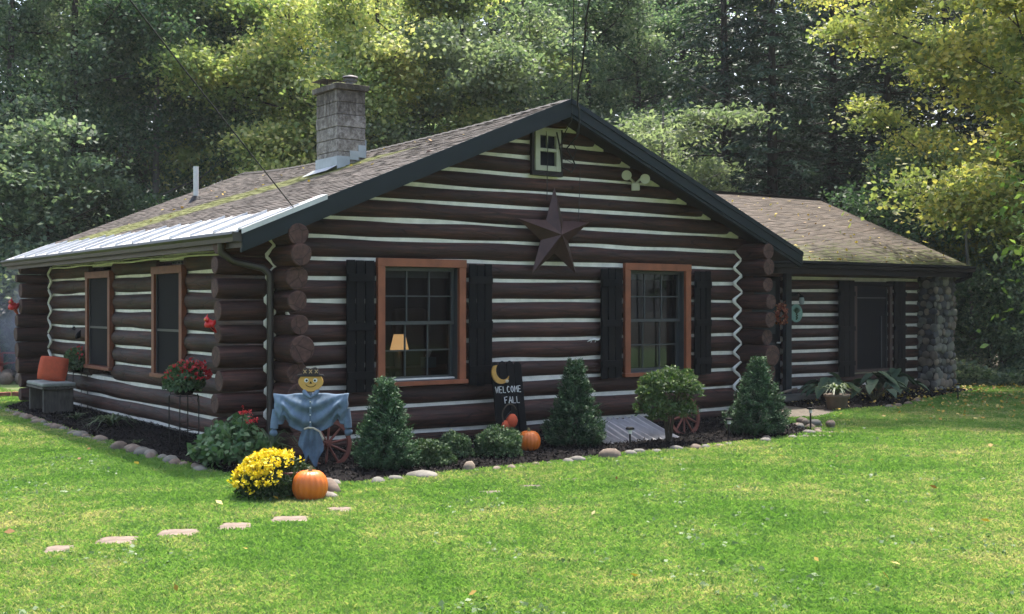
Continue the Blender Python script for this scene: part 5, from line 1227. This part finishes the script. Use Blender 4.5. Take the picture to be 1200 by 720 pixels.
# ================================================================== trees
def tree_mesh(seed,h,cr,cb,leafmat,barkmat,ncl=130,per=150,ln=.15,wd=.10,r0=.16,flat=.45,up=.8,spread=.42,lean=0):
    rg=np.random.default_rng(seed); rr=random.Random(seed); mb=MB()
    tp=[]; K=9
    for i in range(K):
        t=i/(K-1); tp.append(Vector((lean*t*t+.12*math.sin(seed+3*t)*t*h*.1,.1*math.sin(seed*2+4*t)*t,h*.93*t-.05)))
    mb.tube(tp,[r0*(1-.85*(i/(K-1)))+.012 for i in range(K)],barkmat,9)
    ends=[]
    nl=15
    for k in range(nl):
        t=cb/h+(1-cb/h)*(k+.5)/nl*.93; p=tp[0].lerp(tp[-1],t) ; i=min(K-2,int(t*(K-1))); f=t*(K-1)-i; p=tp[i].lerp(tp[i+1],f)
        a_=k*2.4+rr.uniform(-.5,.5); tt=(t*h-cb)/(h-cb); Lb=cr*(math.sin(PI*(.12+.82*tt))**.7)*rr.uniform(.75,1.12)
        q=p+Vector((math.cos(a_)*Lb,math.sin(a_)*Lb,Lb*rr.uniform(.15,.6))); mid=p.lerp(q,.5)+Vector((0,0,-.08*Lb))
        mb.tube([p,mid,q],[r0*.35*(1-t*.6),r0*.2*(1-t*.5),.01],barkmat,5,cap=False)
        ends.append((p,mid,q,Lb))
        for j in range(3):
            u=rr.uniform(.3,.9); b0=p.lerp(mid,u*2) if u<.5 else mid.lerp(q,u*2-1); e=b0+Vector((rr.uniform(-1,1),rr.uniform(-1,1),rr.uniform(-.1,.7)))*Lb*.4
            mb.tube([b0,e],[r0*.1,.006],barkmat,4,cap=False); ends.append((b0,b0.lerp(e,.5),e,Lb*.4))
    C=[];VV=[]
    for k in range(ncl):
        p,mid,q,Lb=rr.choice(ends); u=rr.uniform(.35,1.08); c=(p.lerp(mid,u*2) if u<.5 else mid.lerp(q,u*2-1))+Vector((rr.uniform(-.3,.3),rr.uniform(-.3,.3),rr.uniform(-.1,.3)))
        c0=np.array(c); sg=spread*rr.uniform(.6,1.25); n=int(per*rr.uniform(.5,1.4)); g=rg.normal(size=(n,3))*np.array([sg,sg,sg*flat]); g[:,2]-=.25*(g[:,0]**2+g[:,1]**2)
        C.append(c0+g); VV.append(np.full(n,np.clip(.5+rg.normal()*.22,0,1)))
    C=np.concatenate(C); C=C[C[:,2]>.25]; V,F,v=leaves(C,ln,wd,up,None,np.concatenate(VV)[:len(C)],rg)
    return mb,npmesh('crown',V,F,[leafmat],v)
def hemlock_mesh(seed,h,L0,cb,r0=.2):
    rg=np.random.default_rng(seed); rr=random.Random(seed); mb=MB(); tp=[Vector((.05*math.sin(seed+t),0,h*t/8-.05)) for t in range(9)]
    mb.tube(tp,[r0*(1-.9*t/8)+.01 for t in range(9)],M['bark'],9)
    C=[];D=[];VV=[]; z=cb; a_=0
    while z<h*.985:
        t=z/h
        for k in range(5):
            a_+=2.4+rr.uniform(-.3,.3)+(2*PI/5); Lb=(L0*(1-t)**.75+.25)*rr.uniform(.65,1.15)
            if t<.3 and rr.random()<.35: Lb*=.5
            dr=np.array([math.cos(a_),math.sin(a_),0]); p0=np.array([0,0,z]); dp=rr.uniform(.28,.5)
            P=lambda u: p0+dr*Lb*u+np.array([0,0,(.22*u-dp*u*u)*Lb])
            mb.tube([P(0),P(.5),P(.95)],[.028*(1-t)+.01,.014,.004],M['bark'],4,cap=False)
            n=int(75*Lb/1.6)+25; u=rg.uniform(.12,1,n)**.8; side=rg.choice([-1,1],n); lat=rg.uniform(0,1,n)*(.42*(1-u*.75)*min(1.4,Lb*.5)+.06)
            pr=np.array([-math.sin(a_),math.cos(a_),0]); base=p0+dr*Lb*u[:,None]+np.column_stack([np.zeros(n),np.zeros(n),(.22*u-dp*u*u)*Lb])
            C.append(base+pr*(side*lat)[:,None]+dr*(lat*.6)[:,None]-np.array([0,0,1])*(lat*.35)[:,None]+rg.normal(size=(n,3))*.025)
            D.append(dr*.8+pr*side[:,None]+np.array([0,0,-.35])); VV.append(np.full(n,np.clip(.35+rg.normal()*.18,0,1)))
        z+=rr.uniform(.24,.36)
    C=np.concatenate(C); V,F,v=leaves(C,.17,.055,1.2,np.concatenate(D),np.concatenate(VV),rg)
    return mb,npmesh('crown',V,F,[M['lf_hem']],v)
PROTO={}
def proto(key,fn,*a,**k):
    mb,cm=fn(*a,**k); PROTO[key]=(mb,cm,None)
TM={}
def place(key,name,label,x,y,sc=1,rz=0,mat=None,group='trees around the cabin',zs=1,bark=None):
    mb,cm,tm=PROTO[key]
    t=empty(name,label,'tree',(x,y,0),rz,group); t.scale=(sc,sc,sc*zs)
    if tm is None:
        o=mb.build('trunk',t); PROTO[key]=(mb,cm,o.data)
    else: o=link('trunk',tm,t)
    c=link('crown',cm,t)
    if mat:
        c.material_slots[0].link='OBJECT'; c.material_slots[0].material=mat
    return t
proto('mapleY',tree_mesh,1,10.4,4.3,2.2,M['lf_yel'],M['bark'],260,230,.115,.09,.17)
proto('mapleY2',tree_mesh,2,10.6,3.6,2.2,M['lf_yel'],M['bark'],230,210,.115,.09,.16)
proto('dec1',tree_mesh,3,12.5,2.9,2.6,M['lf_green'],M['bark'],190,190,.11,.07,.15)
proto('dec2',tree_mesh,4,11.5,2.5,1.4,M['lf_green'],M['barkpale'],170,190,.11,.07,.12)
proto('dec3',tree_mesh,5,14,2.6,4.5,M['lf_grey'],M['bark'],170,190,.11,.07,.16)
proto('pole',tree_mesh,15,15,2.3,7.2,M['lf_green'],M['bark'],110,170,.12,.08,.17)
proto('pale',tree_mesh,6,6.8,2.1,1.2,M['lf_pale'],M['barkpale'],90,130,.15,.065,.08,.28,.8,.34)
proto('shrub',tree_mesh,7,3.2,1.7,.25,M['lf_grey'],M['twig'],80,140,.10,.06,.05)
proto('shrub2',tree_mesh,8,4.8,2.0,.4,M['lf_green'],M['twig'],110,160,.11,.065,.06,.35,.9,.36)
proto('gold',tree_mesh,9,11.5,4.3,2.6,M['lf_gold'],M['bark'],380,240,.105,.075,.17,.35,.8,.36)
proto('sap',tree_mesh,10,4.6,1.0,1.6,M['lf_bright'],M['twig'],46,70,.14,.07,.035,.5)
proto('hem1',hemlock_mesh,11,13,3.3,1.6); proto('hem2',hemlock_mesh,12,12,2.9,2.6); proto('hem3',hemlock_mesh,13,14,3.6,.8)
DEC='deciduous_tree'
def ix(x,Y): return (x-600)/1380*Y
LIST=[
 ('mapleY','maple_tree','broad yellow green maple rising behind the chimney',445,29.5,1.0,.3,None),
 ('mapleY2','maple_tree','yellow green maple with gold tints left of the chimney',345,31,1.02,1.2,None),
 ('mapleY2','maple_tree','green maple right of the chimney above the main roof slope',540,30,.98,2.5,M['lf_pale']),
 ('dec1',DEC,'grey green tree behind the roof peak left of the cables',615,32,.98,.4,M['lf_grey']),
 ('dec3',DEC,'tall grey green tree directly behind the roof peak',690,35,1.0,2.,None),
 ('dec1',DEC,'green tree behind the right slope of the main gable',745,36,1.0,3.,None),
 ('pale','small_tree','small pale leaved tree just right of the roof peak',775,27.0,.97,.5,None),
 ('pale','small_tree','smaller pale leaved tree above the wing ridge',845,28,.72,2.5,None),
 ('hem1','hemlock','dark hemlock above the left end of the wing ridge',850,31,1.0,0,None),
 ('hem2','hemlock','dark hemlock behind the middle of the wing ridge',905,30,1.0,1.3,None),
 ('hem3','hemlock','large dark hemlock above the right end of the wing ridge',975,33,1.0,2.1,None),
 ('hem1','hemlock','hemlock behind the sloping edge of the wing roof',1040,30.5,.95,3.3,None),
 ('hem2','hemlock','tall dark hemlock between two larger ones above the wing',940,37,1.1,4.,None),
 ('hem3','hemlock','deep dark hemlock far behind the cable and gable',800,38,1.05,5.,None),
 ('hem3','hemlock','dark hemlock behind the golden maple near the wing gutter end',1105,32,.95,.6,None),
 ('hem2','hemlock','dark hemlock at the right edge behind the golden maple',1180,30,1.0,2.2,None),
 ('dec3',DEC,'tall dark trunked tree at the upper left, second from the edge',85,30,1.0,1.,M['lf_green']),
 ('dec1',DEC,'green tree at the far left edge of the woods',15,29,1.0,2.,M['lf_grey']),
 ('dec2',DEC,'slim green tree left of the vent pipe',185,31,1.0,.2,None),
 ('pole',DEC,'tall bare trunked tree right of the vent pipe',275,33,1.0,4.4,None),
 ('pole',DEC,'tall dark trunk standing in the gap left of the chimney',322,34,1.0,1.4,None),
 ('pole',DEC,'dark trunk just right of the vent pipe in the deep shade',232,36,1.0,2.4,None),
 ('pole',DEC,'dark trunk above the metal eave panels',165,34,1.0,3.2,M['lf_grey']),
 ('pole',DEC,'tall trunk near the upper left corner',45,33,1.05,5.2,M['lf_grey']),
 ('dec2',DEC,'slender pale barked tree between the far left trunks',130,34,1.05,3.,M['lf_grey']),
 ('hem2','hemlock','dark hemlock deep in the woods left of the yellow maple',300,38,1.05,2.2,None),
 ('hem3','hemlock','dark hemlock hidden in the woods behind the far left corner',150,40,1.0,1.,None),
 ('hem1','hemlock','dark hemlock deep behind the yellow maple',400,40,1.1,.4,None),
 ('dec1',DEC,'green tree deep in the woods above the chimney',480,41,1.15,2.2,None),
 ('dec3',DEC,'far tree filling the gap between maple and roof peak',570,42,1.15,.2,None),
 ('hem2','hemlock','far dark hemlock left of the sky gap',650,43,1.1,.9,None),
 ('dec3',DEC,'far grey tree right of the sky gap above the gable',745,44,1.2,1.9,None),
 ('hem1','hemlock','far dark hemlock at the upper right',1010,42,1.25,2.9,None),
 ('shrub2','understory_shrub','leafy shrub at the left edge beside the fire smoke',-10,26.5,1.25,0,M['lf_grey']),
 ('shrub2','understory_shrub','grey green shrub just beyond the far left corner of the cabin',55,27.5,1.15,2,M['lf_grey']),
 ('shrub','understory_shrub','low shrub below the left trunks behind the roof edge',110,29,1.2,4,M['lf_green']),
 ('shrub2','understory_shrub','layered shrub behind the metal eave panels',180,28.5,.95,1.1,M['lf_green']),
 ('shrub2','understory_shrub','brushy shrub above the metal eave panels near the vent pipe',215,29.5,.85,5,M['lf_green']),
 ('shrub2','understory_shrub','brown tinted shrub right of the wing gutter end',1080,27,1.05,2,M['lf_green']),
 ('shrub2','understory_shrub','dark leafy shrub behind the thin bare trunk on the right',1145,28,1.0,3,M['lf_green']),
 ('shrub','understory_shrub','low shrub at the right edge of the lawn',1205,26.0,1.05,1,M['lf_grey']),
 ('shrub','understory_shrub','low grey green shrub left of the thin bare trunk',1160,25.6,.75,4,M['lf_grey']),
]
for key,name,label,x,Y,sc,rz,mat in LIST: place(key,name,label,ix(x,Y),Y,sc,rz,mat,'understory shrubs' if 'shrub' in name else 'trees behind the cabin')
place('gold','maple_tree','golden maple leaning over the lawn from the upper right',9.9,21.3,1.05,.7,None,'trees beside the lawn')
place('gold','maple_tree','second golden maple behind the first at the right edge',11.4,26.5,.95,2.7,None,'trees beside the lawn')
place('hem2','hemlock','near hemlock whose drooping twigs cross the golden leaves at the right edge',9.6,16.6,.80,1.0,M['lf_box'],'trees beside the lawn')
place('sap','sapling','bright leaved sapling at the right edge in front of the golden maple',8.05,15.9,.95,2.0,None,'trees beside the lawn')
place('sap','sapling','second bright leaved sapling touching the right edge',8.65,17.3,1.0,.5,None,'trees beside the lawn')
# trees behind the viewer, mirrored in the window panes
for i,(x,y,k) in enumerate([(-16,-4,'dec1'),(-9,-14,'dec2'),(0,-17,'mapleY2'),(9,-15,'dec1'),(19,-9,'dec3'),(22,2,'dec1')]): place(k,DEC,['tree on the left behind the viewer','slim tree far behind the viewer','maple straight behind the viewer','tree right behind the viewer','tall tree on the right behind the viewer','tree beyond the right of the lawn'][i],x,y,1.1,i,M['lf_green'],'trees across the lawn')
# thin pale bare trunk
t=empty('bare_sapling','thin pale bare trunk standing right of the wing downspout','tree',(ix(1140,25.5),25.5,0),0,None)
m=MB(); m.tube([(.06,0,-.05),(.03,0,.9),(-.05,0,1.9),(-.12,.05,3.0),(-.2,.1,4.4)],[.05,.045,.04,.035,.02],M['barkpale'],8); m.build('trunk',t)
m=MB(); m.tube([(-.06,0,2.0),(.3,.1,2.6)],[.012,.004],M['barkpale'],5); m.build('branch',t)
# fallen branch caught in the hemlocks
m=MB(); Y=29.5; m.tube([(ix(808,Y),Y,1.65+(357-92)/1380*Y),(ix(830,Y),Y+.1,1.65+(357-105)/1380*Y),(ix(858,Y),Y,1.65+(357-121)/1380*Y)],[.03,.03,.02],M['barkpale'],6); tag(m.build('dead_branch'),'pale dead branch caught among the dark hemlocks','branch')
# ground cover at the wood's edge on the right
rg=np.random.default_rng(77); n=16000; X=rg.uniform(7.2,16,n); Y=rg.uniform(-1.1,1.1,n)+24.6-.42*(X-7.2)**1.0*.35; h_=rg.uniform(0,1,n)**1.3*.38*(1+.35*np.sin(X*3)); C=np.column_stack([X,Y,h_+.03])
o=leafobj('ground_cover',[leaves(C,.12,.08,.9,None,None,rg)],[M['lf_grey']]); tag(o,kind='stuff')
n=14000; X=rg.uniform(-16,-7,n); Y=27.6+rg.uniform(-.8,.9,n); C=np.column_stack([X,Y,rg.uniform(0,1,n)**1.3*.6+.03]); o=leafobj('ground_cover',[leaves(C,.12,.08,.9,None,None,rg)],[M['lf_green']]); tag(o,kind='stuff')
# the far wood: one dense mass
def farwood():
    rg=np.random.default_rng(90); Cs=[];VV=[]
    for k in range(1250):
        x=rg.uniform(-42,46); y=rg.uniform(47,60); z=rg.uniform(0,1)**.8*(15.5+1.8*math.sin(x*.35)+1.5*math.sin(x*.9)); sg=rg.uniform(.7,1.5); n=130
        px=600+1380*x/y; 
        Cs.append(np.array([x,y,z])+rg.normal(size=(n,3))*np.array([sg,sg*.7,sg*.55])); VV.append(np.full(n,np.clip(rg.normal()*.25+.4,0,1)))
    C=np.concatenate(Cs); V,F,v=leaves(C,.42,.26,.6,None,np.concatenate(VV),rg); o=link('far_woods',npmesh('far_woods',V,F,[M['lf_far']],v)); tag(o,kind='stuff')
farwood()

m_,nt_,b_=newmat('thin_air'); nt_.nodes.remove(b_); pv=N(nt_,'ShaderNodeVolumePrincipled'); pv.inputs['Color'].default_value=(.92,.95,1,1); pv.inputs['Density'].default_value=.0005; L(nt_,pv.outputs[0],nt_.nodes['Material Output'].inputs['Volume'])
mb=MB(); mb.bb(-260,260,-160,360,-1.0,30,m_); tag(mb.build('haze'),kind='stuff')
# ================================================================== light, sky, camera
w=bpy.data.worlds.new('World'); scn.world=w; w.use_nodes=True; nt=w.node_tree; bg=nt.nodes['Background']
sky=nt.nodes.new('ShaderNodeTexSky'); sky.sky_type='NISHITA'; sky.sun_disc=False
SUN=Vector((.14,.58,1.35)).normalized(); el=math.asin(SUN.z); az=math.atan2(SUN.x,SUN.y)
sky.sun_elevation=el; sky.sun_rotation=az; sky.air_density=1.2; sky.dust_density=4.5; sky.ozone_density=1.0
nt.links.new(sky.outputs[0],bg.inputs[0]); bg.inputs[1].default_value=.15
sl=bpy.data.lights.new('sun','SUN'); sl.energy=3.3; sl.angle=R(3.0); sl.color=(1,.95,.86); so=bpy.data.objects.new('sun',sl); COL.objects.link(so); so.rotation_euler=(-SUN).to_track_quat('-Z','Y').to_euler()
cd=bpy.data.cameras.new('camera'); cd.lens=41.4; cd.sensor_width=36; cd.clip_end=1000; cd.clip_start=.1; cd.shift_y=-.0025
cam=bpy.data.objects.new('camera',cd); COL.objects.link(cam); cam.location=(0,0,1.65); cam.rotation_euler=(R(90),0,0); scn.camera=cam
scn.view_settings.view_transform='Standard'; scn.view_settings.look='None'; scn.view_settings.gamma=1; scn.view_settings.exposure=1.42
